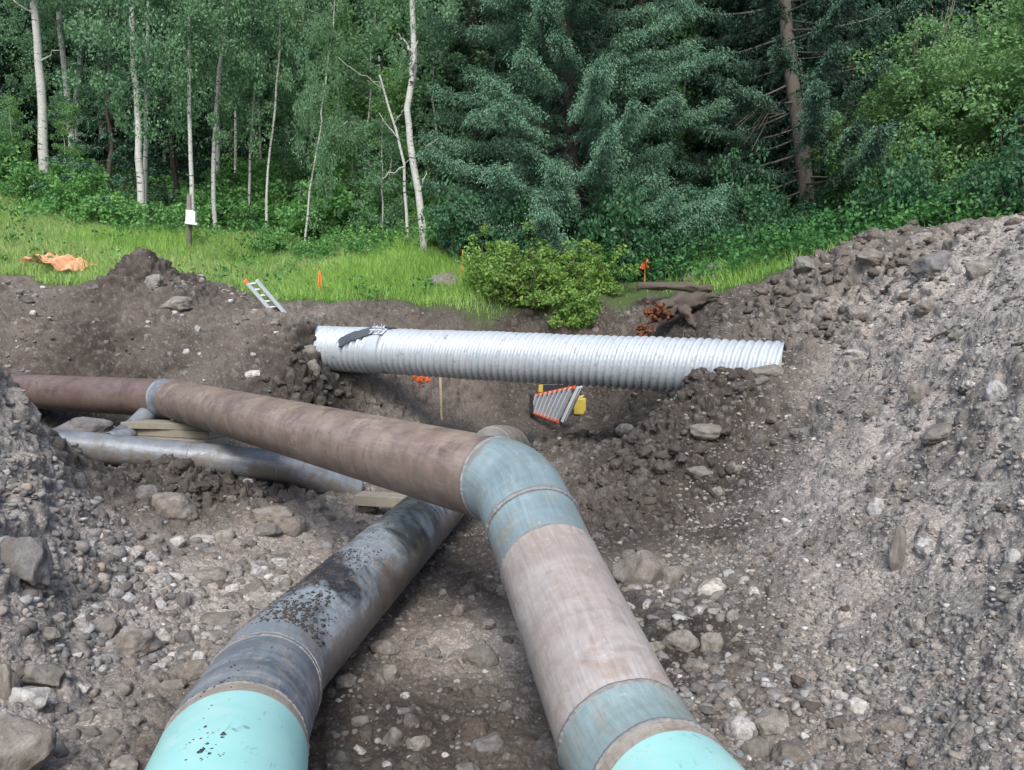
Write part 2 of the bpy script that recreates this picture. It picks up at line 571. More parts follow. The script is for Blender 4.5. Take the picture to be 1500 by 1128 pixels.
def leaf_mat(name, dark, light, tip=None, trans=.25, rough=.55):
    m, nt, b = mat_new(name)
    at = nt.nodes.new('ShaderNodeAttribute')
    at.attribute_name = 'tint'
    sep = nt.nodes.new('ShaderNodeSeparateColor')
    nt.links.new(at.outputs['Color'], sep.inputs[0])
    c = mixc(nt, sep.outputs[0], dark, light)
    if tip:
        c = mixc(nt, sep.outputs[1], c, tip)
    nt.links.new(c, b.inputs['Base Color'])
    b.inputs['Roughness'].default_value = rough
    b.inputs['Specular IOR Level'].default_value = .3
    if trans:
        t = nt.nodes.new('ShaderNodeBsdfTranslucent')
        nt.links.new(c, t.inputs['Color'])
        mx = nt.nodes.new('ShaderNodeMixShader')
        mx.inputs[0].default_value = trans
        out = nt.nodes['Material Output']
        nt.links.new(b.outputs[0], mx.inputs[1])
        nt.links.new(t.outputs[0], mx.inputs[2])
        nt.links.new(mx.outputs[0], out.inputs[0])
    return m


def aspen_bark():
    m, nt, b = mat_new('aspen_bark')
    v = objvec(nt, (1, 1, 3.2))
    base = mixc(nt, noise(nt, 2.0, 5, .6, v), (.30, .315, .29), (.56, .58, .54))
    sp_ = noise(nt, 5.0, 4, .55, objvec(nt, (1.2, 1.2, 5.0)), .4)
    c = mixc(nt, ramp(nt, sp_, [(.60, 0), (.66, 1)]), base, (.035, .03, .028))
    fine = noise(nt, 22, 3, .6, objvec(nt, (.6, .6, 6.0)))
    c = mixc(nt, 1.0, c, ramp(nt, fine, [(.35, .7), (.6, 1.05)]), 'MULTIPLY')
    nt.links.new(c, b.inputs['Base Color'])
    b.inputs['Roughness'].default_value = .8
    nt.links.new(bump(nt, fine, .4, .02), b.inputs['Normal'])
    return m


def pipe_mat(name, base, streak, rust, rough=.42, metal=.25, mud=.35, scale=1.0, bands=0.0, blotch=None, lowmud=.15, rmp=(.36, .62)):
    """UV: x = metres round, y = metres along"""
    m, nt, b = mat_new(name)
    uv = nt.nodes.new('ShaderNodeUVMap')
    uv.uv_map = 'UVMap'
    def mapped(sx, sy):
        mp = nt.nodes.new('ShaderNodeMapping')
        mp.inputs['Scale'].default_value = (sx, sy, 1)
        nt.links.new(uv.outputs[0], mp.inputs[0])
        return mp.outputs[0]
    pos = objvec(nt)
    f = noise(nt, 2.4 * scale, 6, .62, pos, .5)
    c = mixc(nt, ramp(nt, f, [(rmp[0], 0), (rmp[1], 1)]), base, streak)
    g = noise(nt, 5.5 * scale, 7, .68, pos, 1.2)
    c = mixc(nt, ramp(nt, g, [(.52, 0), (.66, .8)]), c, rust)
    # rings round the pipe
    r = noise(nt, 4.0, 3, .6, mapped(.25, 5.0), .3)
    c = mixc(nt, 1.0, c, ramp(nt, r, [(.35, .93 - bands * .3), (.65, 1.05 + bands * .3)]), 'MULTIPLY')
    s = noise(nt, 9.0, 4, .6, mapped(7.0, .6), .4)
    c = mixc(nt, 1.0, c, ramp(nt, s, [(.35, .86), (.65, 1.10)]), 'MULTIPLY')
    if blotch:
        h = noise(nt, 3.2, 4, .55, mapped(2.0, 1.3), .2)
        c = mixc(nt, ramp(nt, h, [(.50, 0), (.64, .5)]), c, blotch)
    # scuffs
    sc = noise(nt, 16, 6, .75, pos, 2.0)
    c = mixc(nt, ramp(nt, sc, [(.60, 0), (.70, .55)]), c, tuple(min(1, x * 1.9 + .05) for x in base))
    # dried mud: clings low down and in patches
    md = noise(nt, 3.4, 7, .7, pos, .8)
    gm = nt.nodes.new('ShaderNodeNewGeometry')
    sx = nt.nodes.new('ShaderNodeSeparateXYZ')
    nt.links.new(gm.outputs['Normal'], sx.inputs[0])
    low = ramp(nt, sx.outputs['Z'], [(0.0, lowmud + .07), (.35, lowmud * .5), (.75, 0)])
    # map range of normal z (-1..1) handled by clamp at zero
    ad = nt.nodes.new('ShaderNodeMath')
    ad.operation = 'ADD'
    nt.links.new(md, ad.inputs[0])
    nt.links.new(low, ad.inputs[1])
    mk = ramp(nt, ad.outputs[0], [(.62, 0), (.76, mud)])
    c = mixc(nt, mk, c, (.15, .125, .10))
    nt.links.new(c, b.inputs['Base Color'])
    rr = mixc(nt, mk, (rough,) * 3, (.9, .9, .9))
    rr = mixc(nt, 1.0, rr, ramp(nt, g, [(.3, .8), (.7, 1.25)]), 'MULTIPLY')
    nt.links.new(rr, b.inputs['Roughness'])
    b.inputs['Metallic'].default_value = metal
    n1 = bump(nt, g, .12, .006)
    n2 = bump(nt, sc, .12, .003, n1)
    nt.links.new(n2, b.inputs['Normal'])
    return m


M = {}
M['earth'] = ground_mat()
M['rock'] = rock_mat('grey_rock', [(.17, .162, .15), (.24, .228, .205), (.20, .182, .16), (.29, .275, .25), (.225, .20, .172), (.16, .16, .162), (.26, .243, .215)])
M['rock_pale'] = rock_mat('pale_rock', [(.50, .49, .46), (.42, .42, .43), (.55, .53, .48)])
M['gravel'] = attr_rock_mat('gravel_stone')
M['clod'] = attr_rock_mat('clod_earth')
M['aspen_bark'] = aspen_bark()
M['spruce_bark'] = simple('spruce_bark', (.055, .044, .037), .9, 0, .45, 7, .5)
M['grey_bark'] = simple('grey_bark', (.19, .17, .148), .9, 0, .4, 7, .5)
M['stem'] = simple('shrub_stem', (.10, .085, .06), .9)
M['aspen_leaf'] = leaf_mat('aspen_leaf', (.085, .19, .105), (.23, .41, .22), trans=.38)
M['aspen_leaf_light'] = leaf_mat('young_aspen_leaf', (.09, .23, .08), (.25, .44, .16), trans=.38)
M['spruce_needle'] = leaf_mat('blue_spruce_needle', (.024, .072, .042), (.065, .16, .095), (.165, .31, .205), trans=.0)
M['dark_needle'] = leaf_mat('dark_spruce_needle', (.012, .038, .024), (.034, .085, .052), (.095, .19, .125), trans=.0)
M['willow_leaf'] = leaf_mat('willow_leaf', (.09, .21, .08), (.25, .43, .17), trans=.38)
M['shrub_leaf'] = leaf_mat('shrub_leaf', (.06, .19, .06), (.21, .43, .13), trans=.3)
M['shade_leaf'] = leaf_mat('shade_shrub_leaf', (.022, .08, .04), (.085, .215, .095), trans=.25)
M['bush_leaf'] = leaf_mat('yellow_green_leaf', (.09, .19, .04), (.26, .42, .10), trans=.3)
M['grass'] = leaf_mat('grass_blade', (.135, .30, .06), (.37, .58, .15), (.50, .55, .30), trans=.35)
M['cover'] = leaf_mat('ground_cover_leaf', (.055, .18, .055), (.19, .42, .11), trans=.3)
M['netting'] = simple('faded_orange_netting', (.80, .42, .26), .7, 0, .25, 10, 0)
M['dead'] = simple('dead_twig', (.22, .19, .16), .9)

M['brown_pipe'] = pipe_mat('rusty_brown_steel', (.21, .158, .132), (.31, .25, .21), (.13, .095, .092), .40, .12, .5, 1.0, .1, (.12, .088, .092), .2)
M['brown_dark'] = pipe_mat('dark_brown_steel', (.145, .10, .09), (.20, .15, .13), (.09, .065, .07), .42, .2, .5)
M['tan_pipe'] = pipe_mat('pale_rusty_steel', (.34, .30, .275), (.43, .40, .385), (.30, .24, .19), .38, .12, .3, 1.1, .0)
M['blue_elbow'] = pipe_mat('blue_green_primer', (.165, .228, .25), (.24, .33, .355), (.29, .225, .17), .42, .1, .35, .8, .0)
M['pale_elbow'] = pipe_mat('pale_blue_primer', (.22, .31, .32), (.30, .39, .40), (.34, .31, .26), .36, .15, .3, 1.1)
M['black_pipe'] = pipe_mat('mill_scale_steel', (.035, .043, .056), (.30, .35, .40), (.27, .225, .185), .32, .2, .75, .8, .15, None, .34, (.45, .57))
M['tan_mud_pipe'] = pipe_mat('mud_stained_steel', (.21, .20, .175), (.30, .29, .26), (.12, .13, .14), .45, .2, .6, 1.2, .2)
M['collar_pipe'] = pipe_mat('heat_blued_steel', (.10, .135, .19), (.27, .31, .35), (.38, .35, .31), .36, .25, .5, 1.4, .7)
M['grey_pipe'] = pipe_mat('grey_weathered_steel', (.135, .15, .17), (.215, .245, .275), (.18, .155, .13), .44, .12, .8, 1.2, .1)
M['bare_band'] = pipe_mat('bare_steel_band', (.36, .31, .26), (.42, .38, .33), (.28, .20, .14), .45, .2, .3, 2)
M['weld'] = simple('weld_bead', (.30, .295, .29), .38, .5, .5, 40, .6)


def green_coat():
    m, nt, b = mat_new('green_epoxy_coating')
    pos = objvec(nt)
    f = noise(nt, 3.0, 5, .6, pos, .8)
    c = mixc(nt, f, (.23, .56, .54), (.42, .70, .68))
    md = noise(nt, 26, 7, .75, pos, .6)
    rg = noise(nt, 4.2, 2, .5, pos)
    mm = nt.nodes.new('ShaderNodeMath')
    mm.operation = 'MULTIPLY'
    nt.links.new(ramp(nt, md, [(.60, 0), (.64, 1)]), mm.inputs[0])
    nt.links.new(ramp(nt, rg, [(.54, 0), (.62, 1)]), mm.inputs[1])
    dust = noise(nt, 6.5, 7, .72, pos, 1.0)
    c = mixc(nt, ramp(nt, dust, [(.50, 0), (.70, .55)]), c, (.46, .60, .57))
    scr = noise(nt, 60, 3, .6, objvec(nt, (1, .12, 1)), .2)
    c = mixc(nt, ramp(nt, scr, [(.66, 0), (.70, .35)]), c, (.16, .30, .28))
    spl = noise(nt, 11, 8, .78, pos, 1.6)
    c = mixc(nt, ramp(nt, spl, [(.60, 0), (.68, .55)]), c, (.20, .18, .15))
    c = mixc(nt, mm.outputs[0], c, (.05, .045, .04))
    nt.links.new(c, b.inputs['Base Color'])
    nt.links.new(ramp(nt, dust, [(.35, .30), (.7, .62)]), b.inputs['Roughness'])
    nt.links.new(bump(nt, mm.outputs[0], .5, .004), b.inputs['Normal'])
    return m


M['green'] = green_coat()


def culvert_mat():
    m, nt, b = mat_new('galvanised_steel')
    pos = objvec(nt)
    f = noise(nt, 6, 5, .6, pos, .4)
    c = mixc(nt, f, (.38, .43, .47), (.56, .61, .65))
    d = noise(nt, 11, 6, .7, pos, .5)
    c = mixc(nt, ramp(nt, d, [(.57, 0), (.68, .6)]), c, (.15, .135, .12))
    s = noise(nt, 4.5, 5, .7, pos, .6)
    c = mixc(nt, ramp(nt, s, [(.66, 0), (.70, .7)]), c, (.25, .45, .52))
    nt.links.new(c, b.inputs['Base Color'])
    b.inputs['Metallic'].default_value = .25
    b.inputs['Roughness'].default_value = .36
    return m


M['galv'] = culvert_mat()
M['alu'] = simple('aluminium', (.55, .60, .65), .45, .1, .2, 8, 0)
M['orange_rail'] = simple('orange_fibreglass', (.75, .13, .04), .45, 0, .15, 10, 0)
M['orange_tape'] = simple('orange_flagging', (.95, .17, .04), .6, 0, .1, 10, 0)
M['orange_paint'] = simple('orange_painted_stake', (.85, .22, .05), .6, 0, .2, 10, 0)
M['yellow'] = simple('yellow_plastic', (.42, .33, .05), .5, 0, .5, 6, 0)
M['black'] = simple('black_plastic', (.015, .016, .02), .5, 0, .3, 6, 0)
M['white'] = simple('white_plastic', (.72, .74, .74), .5, 0, .1, 8, 0)
M['wood'] = simple('weathered_timber', (.235, .215, .175), .85, 0, .3, 9, .3)
M['new_wood'] = simple('pale_lath', (.50, .44, .28), .8, 0, .2, 9, .1)
M['post'] = simple('grey_post', (.15, .13, .11), .9, 0, .3, 9, .3)
M['fabric'] = simple('blue_grey_geotextile', (.055, .07, .09), .8, 0, .3, 12, .3)
M['rot'] = simple('rotten_orange_wood', (.13, .05, .022), .95, 0, .7, 14, .8)
M['log'] = simple('old_log', (.085, .07, .058), .95, 0, .4, 6, .6)
M['string'] = simple('string', (.30, .27, .22), .9, 0, .1, 10, 0)


# ------------------------------------------------------------------ ground sheet
def build_ground():
    th = np.concatenate([np.linspace(-180, -52, 60, endpoint=False), np.linspace(-52, -38, 130, endpoint=False), np.linspace(-38, 38, 1100, endpoint=False), np.linspace(38, 52, 130, endpoint=False), np.linspace(52, 180, 60, endpoint=False)])
    th = np.radians(th)
    r = [.004, .1, .25]
    while r[-1] < 420:
        q = r[-1]
        if q < 2.0:
            k = .02
        elif q < 3.0:
            k = .0032
        elif q < 7.6:
            k = .0024
        elif q < 15.2:
            k = .0016
        elif q < 17:
            k = .006
        else:
            k = .03
        r.append(q * (1 + k))
    r = np.array(r)
    R, T = np.meshgrid(r, th, indexing='ij')
    x = (R * np.sin(T)).ravel()
    y = (R * np.cos(T)).ravel()
    nr, nt_ = R.shape
    z = base_h(x, y)
    Z = z.reshape(nr, nt_)
    # normals of the smooth surface from position differences
    P = np.stack([x, y, z], 1).reshape(nr, nt_, 3)
    dr = np.gradient(P, axis=0)
    dt = np.roll(P, -1, axis=1) - np.roll(P, 1, axis=1)
    n = np.cross(dt, dr)
    n /= np.linalg.norm(n, axis=2)[..., None] + 1e-12
    n[n[..., 2] < 0] *= -1
    n = n.reshape(-1, 3)
    d, nm, lump, bank = detail(x, y, z, True)
    p = np.stack([x, y, z], 1)
    # embedded stones and clods, only where it is looked at closely
    zone = (np.hypot(x, y) < 15.3) & (np.hypot(x, y) > 1.8) & (np.abs(np.arctan2(x, y)) < math.radians(51)) & (nm > .02)
    idx = np.nonzero(zone)[0]
    pebc = np.zeros(len(x))
    pebv = np.zeros(len(x))
    pz = p[idx] + np.stack([vnoise(p[idx] * 9, 61), vnoise(p[idx] * 9, 62), vnoise(p[idx] * 9, 63)], 1) * .018
    for sc, amp, thr, seed in ((7.5, .045, .30, 3), (17, .020, .42, 4), (36, .009, .5, 5)):
        w, v = worley(pz * sc, seed)
        on = v < (thr + .35 * lump[idx] if sc < 30 else thr)
        size = .32 + .22 * ((v * 7.13) % 1)
        dome = np.sqrt(np.clip(1 - (w / size) ** 2, 0, 1)) * on
        d[idx] += nm[idx] * dome * amp * (.6 + .7 * lump[idx]) * (1 - .45 * sstep(1.8, 2.6, x[idx]))
        isp = on & (w < size * .95) & (v > thr * .35)
        pebc[idx] = np.where(isp, 1.0, pebc[idx])
        pebv[idx] = np.where(isp, (v * 31.7) % 1, pebv[idx])
    # rills down the steep faces
    st = np.clip(1 - n[:, 2], 0, 1) * nm
    d -= st * .012 * np.clip(vnoise(np.stack([x * 3.0, y * 3.0, z * .8], 1), 71), 0, 1)
    p = p + n * d[:, None]
    # colours of the material, with shade painted in below the culvert
    dark = blob(x, y, DARK)
    dry = blob(x, y, DRY)
    wet = blob(x, y, WET)
    f = fbm(p * 1.3, 4, 21) * .5 + .5
    f2 = fbm(p * 6.0, 3, 25) * .5 + .5
    t = np.clip(.42 + .55 * dry - .62 * dark + .35 * (f - .5), 0, 1)
    c_dark = np.array([.050, .041, .034])
    c_mid = np.array([.138, .120, .103])
    c_dry = np.array([.335, .305, .275])
    c = np.where(t[:, None] < .5, c_dark + (c_mid - c_dark) * (t * 2)[:, None], c_mid + (c_dry - c_mid) * (t * 2 - 1)[:, None])
    c = c * (.82 + .36 * f2)[:, None]
    pc = np.array([.11, .103, .095]) + pebv[:, None] ** 3 * np.array([.15, .147, .14])
    pc = pc + .06 * sstep(1.6, 2.4, x)[:, None] * (pebv[:, None] > .5)
    pm = pebc * (1 - .6 * dark) * (1 - .55 * f2)
    c = c * (1 - pm[:, None]) + pc * pm[:, None]
    c *= (1 - .35 * wet)[:, None]
    c *= (1 - .62 * blob(x, y, [G(940, 590, 10.4, 1.0), G(900, 600, 9.6, .5), G(1010, 590, 9.3, .5), G(485, 580, 10.5, .45)]))[:, None]  # deep shade of the hollows under the culvert, painted into the soil colour
    veg = np.array([.055, .085, .028])
    c = c * nm[:, None] + veg * (1 - nm[:, None])
    a = np.clip(nm * (.35 + .75 * dry + .2 - .3 * dark), 0, 1)
    cc = np.concatenate([c, a[:, None]], 1)
    ii = np.arange(nr * nt_).reshape(nr, nt_)
    a0 = ii[:-1]
    a1 = ii[1:]
    Q = np.stack([a0.ravel(), np.roll(a0, -1, 1).ravel(), np.roll(a1, -1, 1).ravel(), a1.ravel()], 1)[:, ::-1]
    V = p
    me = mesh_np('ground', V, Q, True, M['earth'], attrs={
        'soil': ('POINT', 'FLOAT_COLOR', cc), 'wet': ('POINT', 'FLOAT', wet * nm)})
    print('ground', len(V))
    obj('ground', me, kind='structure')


build_ground()


# ------------------------------------------------------------------ pipes
def smooth_path(pts, rad, step=.06):
    """polyline with rounded corners (rad per inner corner), returns dense points"""
    pts = [Vector(p) for p in pts]
    out = [pts[0]]
    for i in range(1, len(pts) - 1):
        a, b, c = pts[i - 1], pts[i], pts[i + 1]
        r = rad[i - 1] if hasattr(rad, '__len__') else rad
        d1, d2 = (a - b).normalized(), (c - b).normalized()
        p1, p2 = b + d1 * r, b + d2 * r
        n = 14
        for k in range(n + 1):
            t = k / n
            out.append(p1 * (1 - t) ** 2 + b * 2 * t * (1 - t) + p2 * t * t)
    out.append(pts[-1])
    res = [out[0]]
    for a, b in zip(out, out[1:]):
        L = (b - a).length
        n = max(1, int(L / step))
        for k in range(1, n + 1):
            res.append(a.lerp(b, k / n))
    return res


class Sweep:
    def __init__(s, pts):
        s.p = [pts[0]]
        for q in pts[1:]:
            if (q - s.p[-1]).length > 1e-4:
                s.p.append(q)
        s.L = [0]
        for a, b in zip(s.p, s.p[1:]):
            s.L.append(s.L[-1] + (b - a).length)
        s.t, s.n = [], []
        n = Vector((0, 0, 1))
        for i in range(len(s.p)):
            t = (s.p[min(i + 1, len(s.p) - 1)] - s.p[max(i - 1, 0)]).normalized()
            n = (n - t * n.dot(t)).normalized()
            s.t.append(t)
            s.n.append(n.copy())

    def at(s, l):
        l = min(max(l, 0), s.L[-1])
        k = 0
        while k < len(s.L) - 2 and s.L[k + 1] < l:
            k += 1
        f = (l - s.L[k]) / (s.L[k + 1] - s.L[k])
        t = s.t[k].lerp(s.t[k + 1], f).normalized()
        n = s.n[k].lerp(s.n[k + 1], f)
        n = (n - t * n.dot(t)).normalized()
        return s.p[k].lerp(s.p[k + 1], f), t, n

    def near(s, q):
        """arc length closest to a point"""
        return s.L[min(range(len(s.p)), key=lambda i: (s.p[i] - q).length)]

    def part(s, name, l0, l1, r, mat, parent, seg=96, profile=None, step=.03, open_end=False, label=None, wall=0.012):
        n = max(2, int((l1 - l0) / step))
        V, UV = [], []
        rows = []
        for i in range(n + 1):
            l = l0 + (l1 - l0) * i / n
            p, t, nn = s.at(l)
            b = t.cross(nn)
            rr = r if profile is None else profile(l, r)
            rows.append((p, nn, b, rr, l))
        if open_end:   # turn the wall inwards at the far end
            p, nn, b, rr, l = rows[-1]
            for dr_, dl in ((wall, 0), (wall, -.5)):
                q, t2, n2 = s.at(l + dl)
                rows.append((q, n2, t2.cross(n2), rr - dr_, l + dl))
        for p, nn, b, rr, l in rows:
            for k in range(seg):
                a = 2 * math.pi * k / seg
                V.append(p + (nn * math.cos(a) + b * math.sin(a)) * rr)
        R = len(rows)
        Q = []
        for i in range(R - 1):
            for k in range(seg):
                k2 = (k + 1) % seg
                Q.append((i * seg + k, i * seg + k2, (i + 1) * seg + k2, (i + 1) * seg + k))
                for ll, kk in ((rows[i][4], k), (rows[i][4], k + 1), (rows[i + 1][4], k + 1), (rows[i + 1][4], k)):
                    UV.append((abs(kk - seg / 2) / seg * 6.283 * r, ll))
        me = mesh_np(name, np.array([tuple(v) for v in V]), np.array(Q), True, mat)
        uvl = me.uv_layers.new(name='UVMap')
        uvl.data.foreach_set('uv', np.array(UV, dtype=np.float32).ravel())
        return obj(name, me, parent, label=label)

    def weld(s, l, r, parent, w=.011, h=.008, seg=180):
        """a rippled bead round the joint"""
        p, t, n = s.at(l)
        b = t.cross(n)
        V, Q = [], []
        m = 8
        for k in range(seg):
            a = 2 * math.pi * k / seg
            jit = .0012 * math.sin(k * 2.1) + .0016 * random.uniform(-1, 1) + .0018 * math.sin(k * .31 + l * 7) * math.sin(k * .117)
            rad = n * math.cos(a) + b * math.sin(a)
            for j in range(m):
                u = 2 * math.pi * j / m
                V.append(p + rad * (r + math.cos(u) * (h + jit)) + t * (math.sin(u) * (w + jit * .7) + jit * .4))
        for k in range(seg):
            k2 = (k + 1) % seg
            for j in range(m):
                j2 = (j + 1) % m
                Q.append((k * m + j, k2 * m + j, k2 * m + j2, k * m + j2))
        me = mesh_np('weld_bead', np.array([tuple(v) for v in V]), np.array(Q), True, M['weld'])
        return obj('weld_bead', me, parent)


R1 = .225
# --- the upper pipe line: comes from the left, crosses over the lower one, drops and runs past the camera
A1 = W(252, 584, 8.8)
A0 = W(20, 572, 10.1)
A_far = A1 + (A0 - A1) * 2.0
A2 = W(705, 697, 4.10)
A2c = W(803, 704, 3.52)
W3 = W(806, 830, 3.38)
W4 = W(905, 1058, 2.56)
W5 = W(968, 1160, 2.20)
dA = (A2 - A1).normalized()
dR = (W4 - W3).normalized()
cor = A2 + dA * .30
lev = Vector((W5.x - W4.x, W5.y - W4.y, 0)).normalized()
W4c = W4 + dR * .16
end = W4c + Vector((.22, -1, .05)).normalized() * 4.0
A_in = A1 + (A1 - A2).normalized() * 0
SA = Sweep(smooth_path([A_far, A1, A2, cor, W3 + dR * -.05, W4c, end], [.12, .02, .17, .10, .14]))
ra = thing('pipeline', 'rusty brown steel pipe with blue elbows, crossing over the black one', 'pipe', tuple(A1))
ra.location = (0, 0, 0)
lA1, lA2, lW3, lW4 = SA.near(A1), SA.near(A2) + .13, SA.near(W3), SA.near(W4) + .05
lW2 = SA.near(W(780, 764, 3.62))
print('lens', lA1, lA2, lW2, lW3, lW4, SA.L[-1])
SA.part('pipe_section', 0, lA1 - .15, R1, M['brown_dark'], ra, label='dark brown section at the far left')
SA.part('elbow', lA1 - .15, lA1 + .10, R1 + .002, M['collar_pipe'], ra, label='narrow blue elbow band on the far bend')
SA.weld(lA1 - .15, R1, ra, .02, .008)
SA.part('pipe_section', lA1 + .10, lA2, R1, M['brown_pipe'], ra, label='long rusty brown section')
SA.weld(lA2, R1, ra)
SA.part('elbow', lA2, lW2, R1 + .003, M['blue_elbow'], ra, label='blue elbow at the crossing')
SA.weld(lW2, R1 + .003, ra, .013, .010)
SA.part('pipe_section', lW2, lW3, R1, M['blue_elbow'], ra, label='short blue-green piece between two weld beads')
SA.weld(lW3, R1, ra, .006, .004)
SA.part('pipe_section', lW3, lW4, R1, M['tan_pipe'], ra, label='pale tan section')
SA.weld(lW4, R1, ra)
SA.part('elbow', lW4, lW4 + .30, R1 + .003, M['pale_elbow'], ra, label='pale blue elbow nearest the camera')
SA.weld(lW4 + .30, R1 + .002, ra)
SA.part('bare_band', lW4 + .30, lW4 + .37, R1, M['bare_band'], ra)
SA.part('coated_section', lW4 + .37, SA.L[-1], R1 + .003, M['green'], ra, label='turquoise coated section')

def halo(o, Ls, col, w=.05, amt=.75):
    """heat tint beside weld seams: own copy of the material with rings at those lengths"""
    m = o.data.materials[0].copy()
    o.data.materials[0] = m
    nt = m.node_tree
    b = nt.nodes['Principled BSDF']
    src = b.inputs['Base Color'].links[0].from_socket
    uv = N(nt, 'ShaderNodeUVMap')
    uv.uv_map = 'UVMap'
    sx = nt.nodes.new('ShaderNodeSeparateXYZ')
    nt.links.new(uv.outputs[0], sx.inputs[0])
    nz = noise(nt, 6.0, 5, .65, objvec(nt), .5)
    for L in Ls:
        a = N(nt, 'ShaderNodeMath', operation='SUBTRACT')
        nt.links.new(sx.outputs['Y'], a.inputs[0])
        a.inputs[1].default_value = L
        c = N(nt, 'ShaderNodeMath', operation='ABSOLUTE')
        nt.links.new(a.outputs[0], c.inputs[0])
        d = N(nt, 'ShaderNodeMath', operation='DIVIDE')
        nt.links.new(c.outputs[0], d.inputs[0])
        d.inputs[1].default_value = w
        e = N(nt, 'ShaderNodeMath', operation='MULTIPLY_ADD')
        nt.links.new(nz, e.inputs[0])
        e.inputs[1].default_value = 1.6
        nt.links.new(d.outputs[0], e.inputs[2])
        src = mixc(nt, ramp(nt, e.outputs[0], [(.72, amt), (.98, 0)]), src, col)
    nt.links.new(src, b.inputs['Base Color'])


for o in ra.children:
    lb_ = o.get('label', '')
    if 'crossing' in lb_:
        halo(o, [lA2 + .03, lW2], (.20, .165, .15), .12)
    elif 'short blue-green' in lb_:
        halo(o, [lW2], (.17, .17, .19), .07)
        halo(o, [lW3], (.30, .245, .19), .06)
    elif 'nearest' in lb_:
        halo(o, [lW4, lW4 + .30], (.33, .27, .20), .07)
    elif 'tan section' in lb_:
        halo(o, [lW4, lW3], (.42, .34, .26), .08, .6)
    elif 'long rusty' in lb_:
        halo(o, [lA1 + 1.05], (.45, .43, .40), .014, .8)

# --- the lower pipe
B_n2 = W(322, 1185, 2.06)
B_n = W(350, 1080, 2.50)
B_s = W(404, 975, 3.27)
B_m = W(620, 762, 5.85)
B_f = W(724, 652, 8.35)
B_e = B_f + Vector((.20, .75, -.10))
B_e2 = B_f + Vector((.35, 1.2, -.75))
Bnear = B_n2 + (B_n2 - B_n).normalized() * 3.5
Bnear.z = B_n2.z
SB = Sweep(smooth_path([Bnear, B_n2, B_n, B_s, B_m, B_f, B_e, B_e2], [.1, .14, .15, .3, .15, .3]))
rb = thing('pipeline', 'black mud-smeared steel pipe with turquoise near end, passing under the brown one', 'pipe')
l0, l1 = SB.near(B_n) - .17, SB.near(B_s) - .2
lm = SB.near(W(640, 740, 6.2))
SB.part('coated_section', 0, l0 - .03, R1 + .003, M['green'], rb, label='turquoise coated section')
SB.part('bare_band', l0 - .03, l0 + .05, R1, M['bare_band'], rb)
SB.weld(l0 + .05, R1, rb, .006, .004)
SB.part('collar', l0 + .05, l1 - .12, R1, M['collar_pipe'], rb, label='blued steel collar with ring marks')
SB.weld(l1 - .16, R1, rb, .006, .004)
SB.weld(l1 - .12, R1, rb, .005, .004)
SB.part('pipe_section', l1 - .12, lm, R1, M['black_pipe'], rb, label='black scaled section smeared with mud')
SB.weld(lm, R1, rb, .005, .004)
SB.part('pipe_section', lm, SB.L[-1], R1, M['tan_mud_pipe'], rb, label='grey section beyond the crossing', )
SB.weld(SB.near(B_f) - .1, R1, rb, .008, .006)

# --- the thin grey pipe at left
C0 = W(60, 655, 7.7)
C1 = W(120, 655, 7.4)
C2 = W(425, 684, 7.55)
C3 = W(520, 712, 8.0)
C3.z -= .05
Cf = C1 + (C1 - C2).normalized() * 2.6
SC = Sweep(smooth_path([Cf, C1, C2, C3], [.2, .12]))
rc = thing('pipe', 'thin grey steel pipe half buried in dirt below the rusty brown one', 'pipe')
lc = SC.near(C2)
SC.part('pipe_section', 0, lc - .1, .155, M['grey_pipe'], rc, seg=64)
SC.part('elbow', lc - .1, SC.L[-1], .155, M['grey_pipe'], rc, seg=64, open_end=True)
SC.weld(lc - .1, .155, rc, .006, .004)
SC.weld(SC.near(W(290, 672, 7.6)), .155, rc, .006, .004)

# --- the corrugated culvert
K1, K2 = W(600, 516, 10.4), W(1000, 535, 8.80)
dk = (K2 - K1).normalized()
KL = K1 - dk * 1.62
KR = K2 + dk * 1.12
SK = Sweep(smooth_path([KL, KR], [], .5))
rk = thing('culvert', 'corrugated galvanised steel culvert spanning the trench from bank to bank', 'culvert')


HEL = 3


def culvert_part(name, l0, l1, plain=None, mat='galv'):
    seg = 112
    p, t, n = SK.at(0)
    b = t.cross(n)
    step = .0105
    m = int((l1 - l0) / step)
    pitch = .094
    i, k = np.meshgrid(np.arange(m + 1), np.arange(seg), indexing='ij')
    l = l0 + (l1 - l0) * i / m
    a = 2 * np.pi * k / seg
    ph = (l + HEL * a / (2 * np.pi) * pitch) / pitch * 2 * np.pi
    amp = np.full(l.shape, .027)
    if plain:
        amp = amp * (1 - .85 * np.exp(-((l - plain[0]) / plain[1]) ** 4))
    rr = .303 + (2 * np.abs(np.sin(ph / 2)) ** .8 - 1.15) * amp * .95
    rr = rr + .004 * np.sin(l * 2.7) * np.cos(a * 2) + .003 * np.sin(l * 9.1 + a)
    pos = np.array(KL)[None, None] + np.array(t) * l[..., None] + (np.array(n) * np.cos(a)[..., None] + np.array(b) * np.sin(a)[..., None]) * rr[..., None]
    ii = np.arange((m + 1) * seg).reshape(m + 1, seg)
    Q = np.stack([ii[:-1].ravel(), np.roll(ii[:-1], -1, 1).ravel(), np.roll(ii[1:], -1, 1).ravel(), ii[1:].ravel()], 1)
    me = mesh_np(name, pos.reshape(-1, 3), Q, True, M[mat])
    o = obj(name, me, rk)
    return o


def k_at(px, py=520):
    """arc length along the culvert under a photo column"""
    best = min(range(400), key=lambda i: abs(proj(SK.at(i / 400 * SK.L[-1])[0])[0] - px))
    return best / 400 * SK.L[-1]


